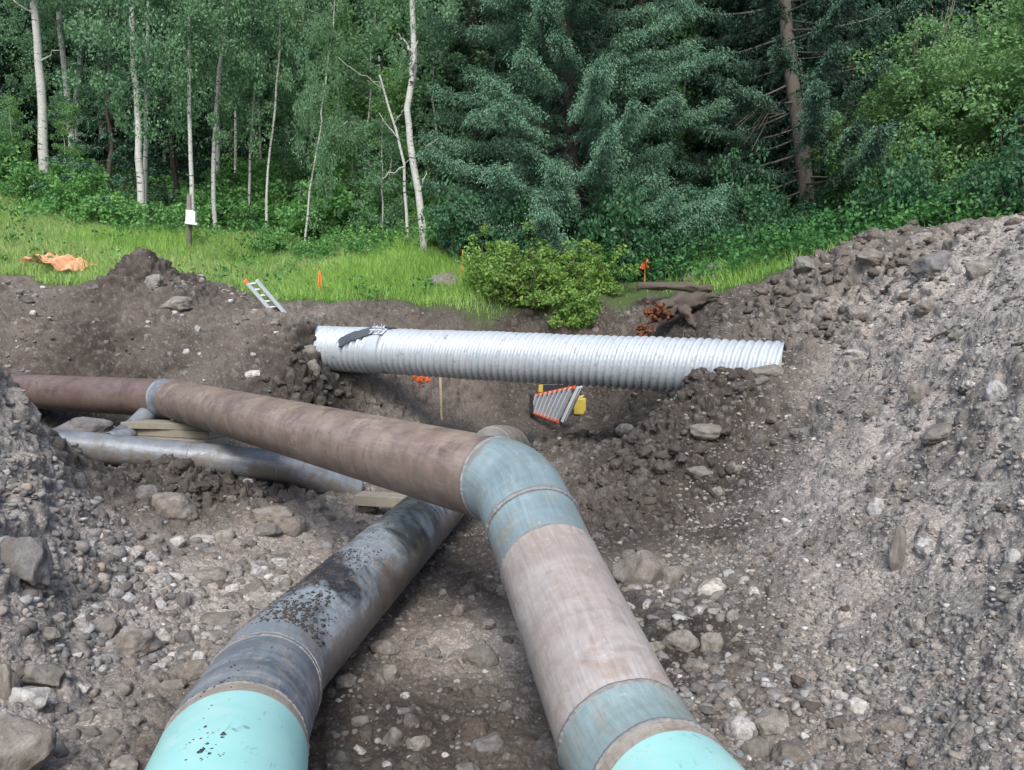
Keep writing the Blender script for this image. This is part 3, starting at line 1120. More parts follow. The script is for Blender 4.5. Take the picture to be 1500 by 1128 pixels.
def proj(P):
    v = Vector(P) - Vector((0, 0, CAMZ))
    d = v.y * cp - v.z * sp
    u = v.y * sp + v.z * cp
    return (750 + F * v.x / d, 564 - F * u / d, d)


kb = k_at(560)
culvert_part('culvert_barrel', 0, kb - .0, (kb, .10))
culvert_part('culvert_barrel', kb + .004, SK.L[-1], (kb, .20))
# coupling band: flat strap round the joint with an angle-iron latch and bolts
SK.part('coupling_band', kb - .10, kb + .12, .318, M['galv'], rk, seg=96)
p, t, n = SK.at(kb + .06)
mb = MB()
toc = (Vector((0, 0, CAMZ)) - p)
toc = (toc - t * toc.dot(t)).normalized()
upv = (toc * .55 + Vector((0, 0, 1)) * .85).normalized()
q = p + upv * .335
Rk = Matrix((t, upv.cross(t).normalized(), upv)).transposed()
mb.box(q + Rk @ Vector((0, -.035, .01)), (.20, .02, .06), Rk)
mb.box(q + Rk @ Vector((0, .035, .01)), (.20, .02, .06), Rk)
mb.box(q + Rk @ Vector((0, 0, -.01)), (.22, .14, .008), Rk)
for sx in (-.06, .06):
    mb.tube([q + Rk @ Vector((sx, -.09, .02)), q + Rk @ Vector((sx, .10, .02))], .008, 8)
    mb.tube([q + Rk @ Vector((sx, .0, .0)), q + Rk @ Vector((sx + .03, .02, .10))], .006, 6)
mb.build('latch', M['alu'], rk)
# loose geotextile thrown over the culvert
kf = k_at(568)
V, Q = [], []
nu, nv = 14, 40
for i in range(nu):
    for j in range(nv):
        a = -1.3 + 2.75 * j / (nv - 1)
        g = max(0.0, a)
        w = .05 + .13 * math.sin(min(1, g / 1.1) * math.pi * .62) ** 2
        if a > 1.05:
            w *= max(.12, 1 - (a - 1.05) / .4)
        l = kf - .40 * g + .04 * math.sin(j * .5) + (i / (nu - 1) - .5) * 2 * w
        p, t, n = SK.at(l)
        b = t.cross(n)
        rr = .332 + .010 * math.sin(i * 1.5 + j * .7) + .012 * random.random() + (.02 if j == nv - 1 else 0)
        sgn = 1 if (b.dot(Vector((0, 0, CAMZ)) - p) > 0) else -1
        V.append(p + (n * math.cos(a) + b * sgn * math.sin(a)) * rr)
for i in range(nu - 1):
    for j in range(nv - 1):
        Q.append((i * nv + j, i * nv + j + 1, (i + 1) * nv + j + 1, (i + 1) * nv + j))
me = mesh_np('fabric_strip', np.array([tuple(v) for v in V]), np.array(Q), True, M['fabric'])
fo = obj('fabric_strip', me, None, 'dark blue-grey cloth strip draped over the left end of the corrugated culvert', 'cloth')
sm = fo.modifiers.new('thick', 'SOLIDIFY')
sm.thickness = .006


# ------------------------------------------------------------------ props
def gpt(px, py, lift=0.0, dmin=2.0):
    h, n, d = hit(px, py, dmin)
    h.z += lift
    return h, n, d


# timber cribbing under the far bend of the brown pipe
def plank(name, a, b, w, h, mat, label, cat, group=None, parent=None):
    m = MB()
    m.bar(a, b, w, h)
    return m.build(name, M[mat], parent, bevel=.006, label=label, cat=cat, group=group)


bx, by = A1.x, A1.y
zt = A1.z - R1 - .002
lay = [
    ((190, 8.55), (305, 8.35), .16, .075, 'topmost long timber of the stack propping the rusty brown pipe'),
    ((186, 8.70), (322, 8.30), .19, .085, 'wide second timber down in the stack under the rusty brown pipe'),
    ((178, 8.62), (318, 8.22), .20, .09, 'third timber down in the stack behind the thin grey pipe'),
    ((200, 8.55), (322, 8.10), .20, .10, 'lowest thick pale timber of the stack by the thin grey pipe'),
]
z = zt
for (xa, da), (xb, db), w, h, lb in lay:
    a = W(xa, 620, da)
    b = W(xb, 620, db)
    a.z = b.z = z - h / 2
    plank('timber', a, b, w * 1.9, h - .004, 'wood', lb, 'timber', 'timbers stacked under the brown pipe')
    z -= h
crib_bottom = z
# short pipe offcut lying beside the timbers
pa, pb = W(178, 622, 8.35), W(200, 606, 8.75)
pa.z = .60
mS = Sweep([pb + Vector((.25, .25, -.02)), pb + Vector((.1, .1, 0)), pa + Vector((.02, .05, 0)), pa + Vector((-.05, -.16, -.04))])
ro = thing('pipe_offcut', 'short open-ended blue-grey pipe stub beside the stacked timbers', 'pipe')
mS.part('pipe_wall', 0, mS.L[-1], .115, M['grey_pipe'], ro, seg=40, open_end=True)
# board under the lower pipe
a, b = W(524, 733, 7.1), W(640, 733, 6.9)
zz = GZ(a.x, a.y)
a.z = b.z = max(zz + .03, W(560, 733, 7.0).z)
plank('timber', a, b, .20, .10, 'wood', 'pale-edged timber block under the black pipe just before the crossing', 'timber')


# leaning aluminium ladder sticking out over the far bank
def ladder(name, base, top, width, side, mat_rail, mat_rung, label, rungs, rail=(.03, .075), tip=None, parent_label=None):
    r = thing(name, label, 'ladder')
    base, top, side = Vector(base), Vector(top), Vector(side).normalized()
    d = (top - base).normalized()
    nrm = d.cross(side).normalized()
    for s_ in (-.5, .5):
        m = MB()
        m.bar(base + side * width * s_, top + side * width * s_, rail[0], rail[1], nrm)
        o = m.build('rail', M[mat_rail], r, bevel=.003)
        if tip and s_ < 0:
            m = MB()
            m.bar(top + side * width * s_ - d * .03, top + side * width * s_ + d * .02, rail[0] + .006, rail[1] + .006, nrm)
            m.build('end_cap', M[tip], r, bevel=.004)
    L = (top - base).length
    for i in range(rungs):
        q = base + d * (L * (i + .5) / rungs)
        m = MB()
        m.tube([q - side * width / 2, q + side * width / 2], .016, 8)
        m.build('rung', M[mat_rung], r, smooth=True)
    return r


lb_, _, _ = gpt(396, 446)
ladder('ladder', W(412, 462, 11.9), W(368, 411, 11.6), .16, (1, .25, 0.12), 'alu', 'alu', 'aluminium ladder poking up over the far bank left of the culvert', 6, (.05, .09), 'orange_paint')

# orange stepladder lying on its side beyond the culvert
r = thing('stepladder', 'orange-railed stepladder with aluminium treads, lying on its side below the culvert', 'ladder')
TL, TR, BL, BR = W(785, 579, 11.6), W(842, 567, 10.8), W(778, 603, 11.7), W(818, 618, 11.0)
for a, b in ((TL, TR), (BL, BR)):
    m = MB()
    m.bar(a, b, .03, .045)
    m.build('rail', M['orange_rail'], r, bevel=.003)
NR = 8
for i in range(NR):
    f = (i + .4) / NR
    m = MB()
    m.bar(BL.lerp(BR, f), TL.lerp(TR, f), .075, .022, (TR - TL).normalized())
    m.build('tread', M['alu'], r, bevel=.003)
off = Vector((.10, .22, .0))
for k, (a, b) in enumerate(((TL, TR), (BL, BR))):
    m = MB()
    m.bar(a + off * .5, b + off, .03, .04)
    m.build('rear_rail', M['black'], r, bevel=.003)
m = MB()
m.bar(BR + off * .8 + Vector((.03, 0, 0)), TR + off * .8 + Vector((.03, 0, 0)), .05, .05)
m.bar(BR + Vector((.055, 0, 0)), TR + Vector((.055, 0, 0)), .03, .05)
m.build('foot_brace', M['alu'], r, bevel=.003)
m = MB()
m.box((TL + BL) / 2 + Vector((-.03, .02, 0)), (.06, .16, .30))
m.build('top_cap', M['black'], r, bevel=.006)
# dark case and yellow pump behind it
c = W(812, 571, 11.9)
m = MB()
m.box(c, (.42, .25, .20))
m.box(c + Vector((0, 0, .11)), (.38, .22, .03))
cs = m.build('tool_case', M['black'], None, bevel=.012, label='black tool case standing behind the orange stepladder', cat='case')
m = MB()
m.box(c + Vector((-.22, -.135, .03)), (.07, .02, .12))
m.build('latch', M['yellow'], cs, bevel=.004)
c = W(849, 588, 11.6)
g_ = GZ(c.x, c.y)
r = thing('jerrycan', 'yellow plastic can behind the right end of the orange stepladder', 'can')
m = MB()
zb = min(g_, c.z - .16) - .03
prof = [(0, .10), (.03, .13), (.16, .135), (.24, .12), (.30, .07), (.32, .035), (.36, .035)]
m.box((c.x, c.y, zb + .14), (.19, .15, .25))
m.box((c.x, c.y, zb + .28), (.10, .08, .05))
m.bar((c.x - .07, c.y, zb + .30), (c.x + .07, c.y, zb + .30), .03, .03)
m.build('can_body', M['yellow'], r, bevel=.035)
m = MB()
m.tube([Vector((c.x, c.y, zb + .305)), Vector((c.x, c.y, zb + .34))], .03, 14)
m.build('cap', M['black'], r, smooth=True)
m = MB()
m.tube([Vector((c.x - .11, c.y, zb + .10)), Vector((c.x - .14, c.y, zb - .02)), Vector((c.x + .13, c.y - .02, zb - .02)), Vector((c.x + .14, c.y, zb + .1))], .03, 8)
m.build('skid', M['black'], r, smooth=True)

# lath stake, string line and orange flagging under the culvert
s0 = W(647, 607, 11.6)
s0.z = GZ(s0.x, s0.y) - .05
s1 = W(645, 553, 11.5)
m = MB()
m.bar(s0, s1, .035, .012)
m.build('stake', M['new_wood'], None, bevel=.002, label='thin pale wooden lath standing in the pit under the culvert', cat='stake')
m = MB()
a, b = W(617, 569, 11.35), W(662, 609, 11.3)
m.tube([a, a.lerp(b, .5) + Vector((0, 0, -.02)), b], .006, 6)
m.build('string_line', M['string'], None, label='slanting tan string line crossing the wooden lath under the culvert', cat='string')
V, Q = [], []
for i in range(16):
    for j in range(5):
        q = W(604 + i * 1.75, 552 + j * 1.9, 11.3) + Vector((0, .02 * math.sin(i * 1.7 + j) + .012 * random.random(), .018 * math.sin(i * .9) + .012 * random.random()))
        V.append(q)
for i in range(15):
    for j in range(4):
        Q.append((i * 5 + j, i * 5 + j + 1, i * 5 + j + 6, i * 5 + j + 5))
me = mesh_np('flagging_tape', np.array([tuple(v) for v in V]), np.array(Q), True, M['orange_tape'])
fl = obj('flagging_tape', me, None, 'crumpled orange flagging tape tied under the left part of the culvert', 'tape')
fl.modifiers.new('thick', 'SOLIDIFY').thickness = .004
m = MB()
m.tube([W(617, 571, 11.35), W(616, 560, 11.32), W(612, 545, 11.3)], .006, 6)
m.build('tie', M['orange_tape'], fl)


# orange survey stakes in the grass
def stake(px, py0, py1, d, label, lean=0.0, n=1, flag=False):
    r = thing('survey_stake', label, 'stake', group='orange survey stakes')
    for k in range(n):
        top = W(px + (0 if k else 0), py1, d)
        bot = Vector((top.x + lean * (1 if k else -1), top.y + .03 * k, 0))
        bot.z = min(GZ(bot.x, bot.y) - .1, top.z - .3)
        m = MB()
        m.bar(bot, top, .035, .018)
        m.build('shaft', M['orange_paint'], r, bevel=.003)
    if flag:
        m = MB()
        m.box(W(px - 3, (py0 + py1) / 2 + 1, d - .03), (.07, .01, .14), Matrix.Rotation(.35, 3, 'Y'))
        m.box(W(px + 3, (py0 + py1) / 2 - 2, d - .02), (.05, .01, .16), Matrix.Rotation(-.2, 3, 'Y'))
        m.build('ribbon', M['orange_tape'], r)
    return r


stake(468, 422, 396, 13.4, 'pair of crossed orange stakes in the grass right of the aluminium ladder', .05, 2)
stake(678, 395, 366, 14.0, 'single thin orange stake beside the yellow-green bush', .01)
stake(945, 398, 377, 13.6, 'orange stake with ribbon among dark leaves below the big spruce', .01, 1, True)

# orange safety netting thrown on the grass
V, Q = [], []
nu, nv = 70, 40
na, nb = W(30, 402, 12.9), W(98, 418, 12.6)
for i in range(nu):
    for j in range(nv):
        f, g = i / (nu - 1), j / (nv - 1)
        q = na.lerp(nb, f) + Vector((.10, .9, 0)) * g
        q.z = GZ(q.x, q.y) + .16 + .13 * math.sin(math.pi * min(1, f * 1.05) ** .7) * (1 - .35 * g) + .03 * math.sin(i * .3 + j * .2) + .015 * math.sin(j * .6)
        V.append(q)
for i in range(nu - 1):
    for j in range(nv - 1):
        Q.append((i * nv + j, i * nv + j + 1, (i + 1) * nv + j + 1, (i + 1) * nv + j))
me = mesh_np('safety_netting', np.array([tuple(v) for v in V]), np.array(Q), False, M['netting'])
no = obj('safety_netting', me, None, 'faded orange plastic safety netting lying in the tall grass at far left', 'netting')
wf = no.modifiers.new('mesh', 'WIREFRAME')
wf.thickness = .014
wf.use_even_offset = False

# white marker box on a post
r = thing('marker_post', 'grey post carrying a small white box in front of the aspens', 'post')
top, bot = W(277, 286, 16.0), W(277, 362, 16.0)
bot.z = min(bot.z, GZ(bot.x, bot.y)) - .1
m = MB()
m.tube([bot, top], [.055, .05], 10)
m.build('post', M['post'], r, smooth=True)
m = MB()
c = W(280, 319, 15.9)
m.box(c, (.20, .10, .26), Matrix.Rotation(.08, 3, 'Y'))
m.box(c + Vector((.03, -.03, -.13)), (.26, .14, .05), Matrix.Rotation(.12, 3, 'Y'))
m.box(c + Vector((-.02, 0, .14)), (.16, .11, .03), Matrix.Rotation(.08, 3, 'Y'))
m.build('marker_box', M['white'], r, bevel=.01)


def log(name, pts, radii, label, mat='log', cat='log', end='rot', jag=.15):
    m = MB()
    P = []
    Rr = []
    for i in range(len(pts) - 1):
        for k in range(6):
            f = k / 6
            P.append(pts[i].lerp(pts[i + 1], f) + Vector([random.uniform(-.01, .01) for _ in range(3)]))
            Rr.append((radii[i] * (1 - f) + radii[i + 1] * f) * random.uniform(1 - jag, 1 + jag))
    P.append(pts[-1])
    Rr.append(radii[-1])
    m.tube(P, Rr, 22)
    rmx = max(radii)
    if rmx > .03:
        VV = np.array(m.v)
        VV = VV + np.stack([fbm(VV * np.array([5, 5, 14.]) + q * 7, 3, 50 + q) for q in range(3)], 1) * rmx * .35
        m.v = [tuple(q) for q in VV]
    return m.build(name, M[mat], None, smooth=True, label=label, cat=cat)


log('log', [W(935, 419, 12.5), W(985, 419, 12.4), W(1042, 424, 12.3)], [.075, .085, .06], 'long grey log lying along the far bank above the stump')
log('stump', [W(1050, 432, 11.7), W(1010, 441, 11.6), W(975, 452, 11.5), W(960, 462, 11.4)], [.06, .13, .16, .10], 'dark root stump sticking out of the far bank', cat='stump')
log('root', [W(1000, 452, 11.4), W(1012, 468, 11.2), W(1020, 480, 11.1)], [.09, .05, .03], 'dark curved root below the stump in the far bank', cat='root')
# crumbly rotten wood
for (px, py, d, s_, n_, lb) in ((962, 458, 11.25, .16, 90, 'crumbling orange-brown rotten wood at the end of the stump'), (942, 484, 11.1, .12, 60, 'scatter of reddish rotten wood just above the culvert')):
    c = W(px, py, d)
    m = MB()
    for k in range(n_):
        q = c + Vector((random.gauss(0, s_ * .55), random.uniform(-.1, .12), random.gauss(0, s_ * .4)))
        Rm = Matrix.Rotation(random.uniform(0, 3), 3, 'X') @ Matrix.Rotation(random.uniform(0, 3), 3, 'Z')
        m.box(q, (random.uniform(.02, .07), random.uniform(.02, .05), random.uniform(.02, .05)), Rm)
    m.build('rotten_wood', M['rot'], None, label=lb, cat='rotten wood')


# ------------------------------------------------------------------ stones
def ico(sub):
    t = (1 + 5 ** .5) / 2
    v = [(-1, t, 0), (1, t, 0), (-1, -t, 0), (1, -t, 0), (0, -1, t), (0, 1, t), (0, -1, -t), (0, 1, -t), (t, 0, -1), (t, 0, 1), (-t, 0, -1), (-t, 0, 1)]
    f = [(0, 11, 5), (0, 5, 1), (0, 1, 7), (0, 7, 10), (0, 10, 11), (1, 5, 9), (5, 11, 4), (11, 10, 2), (10, 7, 6), (7, 1, 8), (3, 9, 4), (3, 4, 2), (3, 2, 6), (3, 6, 8), (3, 8, 9), (4, 9, 5), (2, 4, 11), (6, 2, 10), (8, 6, 7), (9, 8, 1)]
    v = [Vector(p).normalized() for p in v]
    for _ in range(sub):
        cache, nf = {}, []
        def mid(a, b):
            k = (min(a, b), max(a, b))
            if k not in cache:
                v.append(((v[a] + v[b]) / 2).normalized())
                cache[k] = len(v) - 1
            return cache[k]
        for a, b, c in f:
            x, y, z = mid(a, b), mid(b, c), mid(c, a)
            nf += [(a, x, z), (b, y, x), (c, z, y), (x, y, z)]
        f = nf
    return np.array([tuple(p) for p in v]), np.array(f)


def rockify(V, seed, ang=.5, rough=.05):
    r = np.random.default_rng(seed)
    P = V.copy()
    # chop with random planes for facets, softened
    for k in range(int(5 + 9 * ang)):
        n = r.normal(size=3)
        n /= np.linalg.norm(n)
        dcut = r.uniform(.62, .92)
        s = P @ n - dcut
        P = P - n[None] * (np.clip(s, 0, None) * (.55 + .4 * ang))[:, None]
    P = P * (1 + .16 * fbm(P * 1.1 + seed * 3.3, 2, seed))[:, None]
    P = P * (1 + rough * fbm(P * 4.0 + seed, 3, seed + 9))[:, None]
    P = P * np.array([1, r.uniform(.62, .9), r.uniform(.45, .72)])
    return P


V3, F3 = ico(4)
ROCKS = [mesh_np('rock', rockify(V3, 100 + i, a_), F3, True, M['rock']) for i, a_ in enumerate((.1, .2, .3, .5, .6, .8, .9, 1.0, .15, .4))]
PALE = [mesh_np('rock', rockify(V3, 150 + i, a_, .04), F3, True, M['rock_pale']) for i, a_ in enumerate((.1, .5, .9))]


def rock(px, py, w, h, var, label, cat='rock', pale=False, roll=None, group=None, sink=.32, yaw=None, hang=False):
    """a stone whose surveyed outline is w x h photo pixels"""
    pos, n, d = hit(px, py + h * .25)
    sx = w * d / F / 2 * 1.08
    me = (PALE if pale else ROCKS)[var % (3 if pale else 10)]
    o = bpy.data.objects.new('rock', me)
    link(o)
    sz = h * d / F / 2 * 1.35
    o.scale = (sx, sx * random.uniform(.8, 1.05), max(sz / .6, .35 * sx))
    yaw = random.uniform(-.35, .35) if yaw is None else yaw
    o.rotation_euler = (random.uniform(-.15, .15), roll if roll is not None else random.uniform(-.15, .15), yaw)
    o.location = pos + Vector(n) * (sz * (.55 - sink))
    tag(o, label, cat, group)
    return o


KEY = [
    (255, 741, 68, 40, 8, 'rounded brown-grey boulder on the dark dirt in front of the thin grey pipe', 'boulder', 0, .25),
    (27, 810, 75, 88, 6, 'large blocky boulder jutting from the left bank at the picture edge', 'boulder', 0, .1),
    (12, 1100, 120, 100, 7, 'big smooth slab of rock in the bottom left corner', 'boulder', 0, .5),
    (38, 1018, 55, 46, 8, 'speckled white-grey cobble near the bottom left corner', 'rock', 1, 0),
    (5, 1000, 30, 44, 0, 'round grey cobble half out of frame left of the speckled white one', 'rock', 0, 0),
    (115, 915, 34, 44, 5, 'pale upright stone in the cluster on the left gravel', 'rock', 1, .5),
    (152, 920, 46, 38, 4, 'grey faceted stone right of the pale upright one', 'rock', 0, 0),
    (192, 940, 74, 40, 5, 'wide flat-topped grey stone in the middle of the left gravel cluster', 'rock', 0, 0),
    (222, 1000, 26, 16, 0, 'short stone below the wide flat-topped grey one', 'rock', 0, .1),
    (68, 928, 34, 22, 3, 'tan stone left of the cluster on the left gravel', 'rock', 0, 0),
    (62, 985, 60, 40, 6, 'mud-covered angular stone above the speckled white cobble', 'rock', 0, .2),
    (282, 982, 46, 32, 3, 'brown-grey stone against the left side of the black pipe', 'rock', 0, 0),
    (290, 962, 24, 16, 0, 'white curved stone lying on the brown-grey one beside the black pipe', 'rock', 1, 0),
    (255, 1005, 42, 22, 4, 'low broad stone left of the blued collar', 'rock', 0, 0),
    (170, 1008, 38, 14, 1, 'long thin dark stone on the lower left gravel', 'rock', 0, 0),
    (120, 1006, 26, 18, 2, 'small pale oval stone on the lower left gravel', 'rock', 1, 0),
    (322, 906, 50, 16, 1, 'long flat dark stone just left of the mud-smeared pipe', 'rock', 0, 0),
    (270, 934, 26, 24, 8, 'smooth tan egg-shaped stone left of the black pipe', 'rock', 0, 0),
    (298, 790, 34, 14, 0, 'long smooth lilac-white stone on the upper left floor', 'rock', 1, .25),
    (345, 797, 28, 16, 8, 'smooth oval grey stone beside the lilac-white one', 'rock', 0, -.3),
    (388, 776, 40, 22, 3, 'lumpy pale stone right of the smooth oval one', 'rock', 0, 0),
    (424, 768, 42, 22, 1, 'flat stone at the right end of the upper left row', 'rock', 0, .1),
    (405, 752, 70, 22, 9, 'broad low grey stone behind the upper left row', 'rock', 0, 0),
    (330, 786, 34, 24, 4, 'dusty round stone behind the lilac-white one', 'rock', 0, 0),
    (225, 795, 34, 22, 5, 'angular cream stone at the top of the left gravel', 'rock', 0, 0),
    (190, 808, 30, 20, 2, 'bluish white stone at the top of the left gravel', 'rock', 1, .2),
    (258, 793, 26, 14, 6, 'sharp-edged yellowish stone at the top of the left gravel', 'rock', 1, -.3),
    (220, 815, 24, 16, 1, 'small bright white stone on the upper left gravel', 'rock', 1, 0),
    (258, 843, 24, 16, 8, 'smooth bright oval stone in the middle of the left gravel', 'rock', 1, 0),
    (308, 842, 44, 16, 1, 'flat reddish-grey stone in the middle of the left gravel', 'rock', 0, .1),
    (165, 1048, 34, 20, 3, 'rounded brown stone left of the turquoise coating', 'rock', 0, 0),
    (200, 1055, 26, 16, 4, 'pinkish stone by the turquoise coating', 'rock', 0, 0),
    (160, 1080, 32, 22, 0, 'dull brown cobble beside the turquoise coating', 'rock', 0, 0),
    (185, 1118, 40, 24, 9, 'grey cobble cut by the bottom edge left of the turquoise coating', 'rock', 0, 0),
    (704, 962, 50, 38, 8, 'smooth rounded boulder on the floor between the two pipes', 'boulder', 0, .1),
    (740, 960, 20, 14, 4, 'small angular stone touching the rounded boulder between the pipes', 'rock', 0, .2),
    (572, 988, 32, 32, 7, 'pale knobbly stone right of the black pipe', 'rock', 0, 0),
    (508, 996, 34, 28, 6, 'split brown stone tight against the right side of the black pipe', 'rock', 0, 0),
    (563, 948, 42, 22, 8, 'smooth low stone behind the pale knobbly one', 'rock', 0, 0),
    (530, 1055, 28, 16, 4, 'flat stone on the floor near the bottom between the pipes', 'rock', 0, 0),
    (578, 1080, 32, 30, 5, 'grey-brown faceted stone near the bottom between the pipes', 'rock', 0, .1),
    (612, 1088, 34, 22, 3, 'rounded stone right of the grey-brown faceted one', 'rock', 0, 0),
    (715, 1090, 42, 22, 1, 'broad pale stone near the bottom, left of the pale blue elbow', 'rock', 0, 0),
    (635, 955, 26, 16, 6, 'small tan stone left of the rounded boulder between the pipes', 'rock', 0, 0),
    (672, 895, 20, 18, 5, 'cube-like pale stone on the floor between the pipes', 'rock', 0, 0),
    (715, 915, 28, 18, 7, 'dark jagged clod on the floor above the rounded boulder', 'rock', 0, 0),
    (463, 742, 30, 24, 4, 'upright grey cobble left of the timber block', 'rock', 0, 0),
    (535, 742, 34, 28, 3, 'brown cobble in front of the timber block', 'rock', 0, 0),
    (938, 838, 78, 60, 5, 'largest brown boulder right of the tan pipe', 'boulder', 0, .35),
    (985, 845, 44, 36, 7, 'pale angular rock right of the largest brown boulder', 'rock', 0, 0),
    (1042, 862, 40, 26, 6, 'tilted pale rock at the foot of the right bank', 'rock', 1, -.35),
    (998, 938, 50, 32, 8, 'smooth brown cobble at the edge of the wet mud', 'rock', 0, 0),
    (1043, 942, 36, 40, 4, 'grey faceted rock right of the smooth brown cobble', 'rock', 0, .1),
    (1087, 1068, 56, 36, 4, 'cream-coloured rock beside the turquoise coating at right', 'rock', 1, 0),
    (1132, 1055, 56, 40, 6, 'grey-violet rock behind the cream-coloured one', 'rock', 0, -.2),
    (1110, 1098, 42, 30, 2, 'dark slate-coloured rock below the cream one', 'rock', 0, .1),
    (1158, 1105, 54, 26, 0, 'long brown rock low at the foot of the right bank', 'rock', 0, -.1),
    (1248, 1080, 36, 30, 9, 'tan rounded rock low on the right bank', 'rock', 0, -.3),
    (1258, 1035, 38, 26, 7, 'white and blue-grey rock embedded low in the right bank', 'rock', 1, 0),
    (1230, 1018, 24, 22, 5, 'pinkish-white stone left of the white and blue-grey rock', 'rock', 1, 0),
    (1310, 1065, 40, 28, 3, 'dusty grey rock in the lower right bank', 'rock', 0, 0),
    (1113, 988, 18, 14, 8, 'small round white stone on the mud at the bank foot', 'rock', 1, 0),
    (1285, 742, 22, 28, 6, 'bright blue-white stone in the middle of the right bank', 'rock', 1, 0),
    (1283, 712, 22, 18, 8, 'dark blue-grey cobble above the bright blue-white stone', 'rock', 0, 0),
    (1378, 633, 52, 22, 8, 'long smooth pinkish cobble sticking out of the right bank', 'rock', 0, -.45),
    (1411, 612, 20, 20, 0, 'round grey cobble touching the long pinkish one', 'rock', 0, 0),
    (1350, 575, 28, 34, 8, 'rounded dusty stone above the long pinkish cobble', 'rock', 0, .2),
    (1487, 815, 26, 28, 4, 'white rounded stone near the right edge of the picture', 'rock', 1, 0),
    (1362, 800, 34, 32, 7, 'white crusted rock beside the dark hollow of the right bank', 'rock', 1, -.4),
    (1320, 800, 26, 60, 5, 'tall tan slab standing in the hollow of the right bank', 'rock', 0, 0),
    (1462, 572, 30, 30, 6, 'yellowish flat rock high on the right bank', 'rock', 1, -.6),
    (1252, 517, 34, 14, 5, 'flat white stone on the upper right bank', 'rock', 1, 0),
    (1360, 450, 36, 22, 8, 'oval tan boulder just under the right crest', 'boulder', 0, 0),
    (1277, 376, 40, 20, 5, 'wedge-shaped slab on the crest of the right bank', 'boulder', 0, .3),
    (1352, 348, 34, 16, 3, 'pale boulder on the skyline of the right bank', 'boulder', 0, 0),
    (1180, 385, 34, 30, 6, 'blocky brown boulder at the left end of the right crest', 'boulder', 0, 0),
    (1440, 392, 40, 30, 4, 'half-buried grey boulder near the top of the right bank', 'boulder', 0, 0),
    (1372, 385, 60, 34, 7, 'crumbly boulder under the pale skyline one', 'boulder', 0, -.2),
    (1410, 610, 14, 12, 8, 'tiny dark stone beside the round grey cobble', 'rock', 0, 0),
    (1122, 545, 46, 16, 1, 'dark flat stone leaning on the right end of the culvert', 'rock', 0, -.05),
    (1112, 558, 26, 12, 3, 'small tan stone under the flat one at the culvert end', 'rock', 0, -.3),
    (1025, 690, 36, 16, 8, 'smooth dark cobble on the dark dirt left of the right bank', 'rock', 0, 0),
    (1077, 684, 24, 12, 0, 'small flat tan cobble at the foot of the right bank', 'rock', 0, 0),
    (1052, 720, 18, 16, 8, 'round pale brown cobble below the small flat tan one', 'rock', 0, 0),
    (1040, 628, 52, 22, 4, 'lumpy grey stone on the dirt pile under the culvert', 'rock', 0, 0),
    (915, 628, 26, 18, 3, 'grey stone left on the dirt pile under the culvert', 'rock', 0, 0),
    (655, 411, 44, 24, 9, 'grey boulder in the grass left of the yellow-green bush', 'boulder', 0, 0),
    (1030, 403, 62, 20, 1, 'low grey boulder among the weeds above the stump', 'boulder', 0, -.3),
    (262, 445, 46, 20, 5, 'broad flat stone on top of the far left bank below the dirt mound', 'rock', 0, 0),
    (256, 457, 14, 9, 0, 'small whitish stone under the broad flat one on the far left bank', 'rock', 1, 0),
    (228, 412, 30, 26, 4, 'grey block of earth and stone on the side of the dirt mound', 'rock', 0, 0),
    (290, 481, 9, 16, 5, 'small pale upright stone on the face of the far left bank', 'rock', 1, 0),
    (372, 548, 24, 12, 3, 'pale stone above the rusty brown pipe on the far bank', 'rock', 1, 0),
    (458, 535, 18, 22, 8, 'pale rounded stone under the left end of the culvert', 'rock', 0, 0),
    (450, 512, 22, 12, 1, 'flat stone touching the left end of the culvert', 'rock', 0, 0),
    (212, 722, 36, 26, 3, 'dark muddy stone behind the rounded brown-grey boulder', 'rock', 0, 0),
    (470, 690, 22, 18, 0, 'small rounded cobble beside the end of the thin grey pipe', 'rock', 0, 0),
]
used_px = []
for k in KEY:
    rock(k[0], k[1], k[2], k[3], k[4], k[5], k[6], bool(k[7]), roll=k[8])
    used_px.append((k[0], k[1], max(k[2], k[3]) / 2))

_b = rock(127, 650, 84, 60, 5, 'big tan boulder wedged under the dark brown pipe at left', 'boulder')
_b.location = W(127, 630, 8.6)
_b.scale = (.37, .30, .26)
_b.rotation_euler = (.1, .05, .2)

# further separate stones, largest in view first
REG = [  # px0, px1, py0, py1, count, size px range, pale chance, label
    (60, 420, 780, 960, 62, (14, 26), .35, 'one of the mixed grey stones strewn over the left gravel slope', 'stones on the left gravel slope'),
    (0, 260, 960, 1110, 22, (14, 28), .35, 'one of the grey cobbles scattered low on the left floor', 'stones low on the left floor'),
    (330, 560, 690, 800, 18, (12, 22), .15, 'one of the small cobbles between the thin grey pipe and the black pipe', 'stones by the thin grey pipe'),
    (470, 800, 860, 1120, 30, (10, 24), .3, 'one of the small stones on the trench floor between the pipes', 'stones between the pipes'),
    (880, 1150, 800, 1120, 44, (14, 30), .25, 'one of the rubble stones along the foot of the right bank', 'rubble at the right bank foot'),
    (1130, 1500, 380, 1110, 58, (8, 24), .45, 'one of the small stones embedded in the right bank', 'stones in the right bank'),
    (0, 420, 445, 540, 12, (8, 14), .5, 'one of the small stones on the far left bank', 'stones on the far left bank'),
]
NR_ = 0
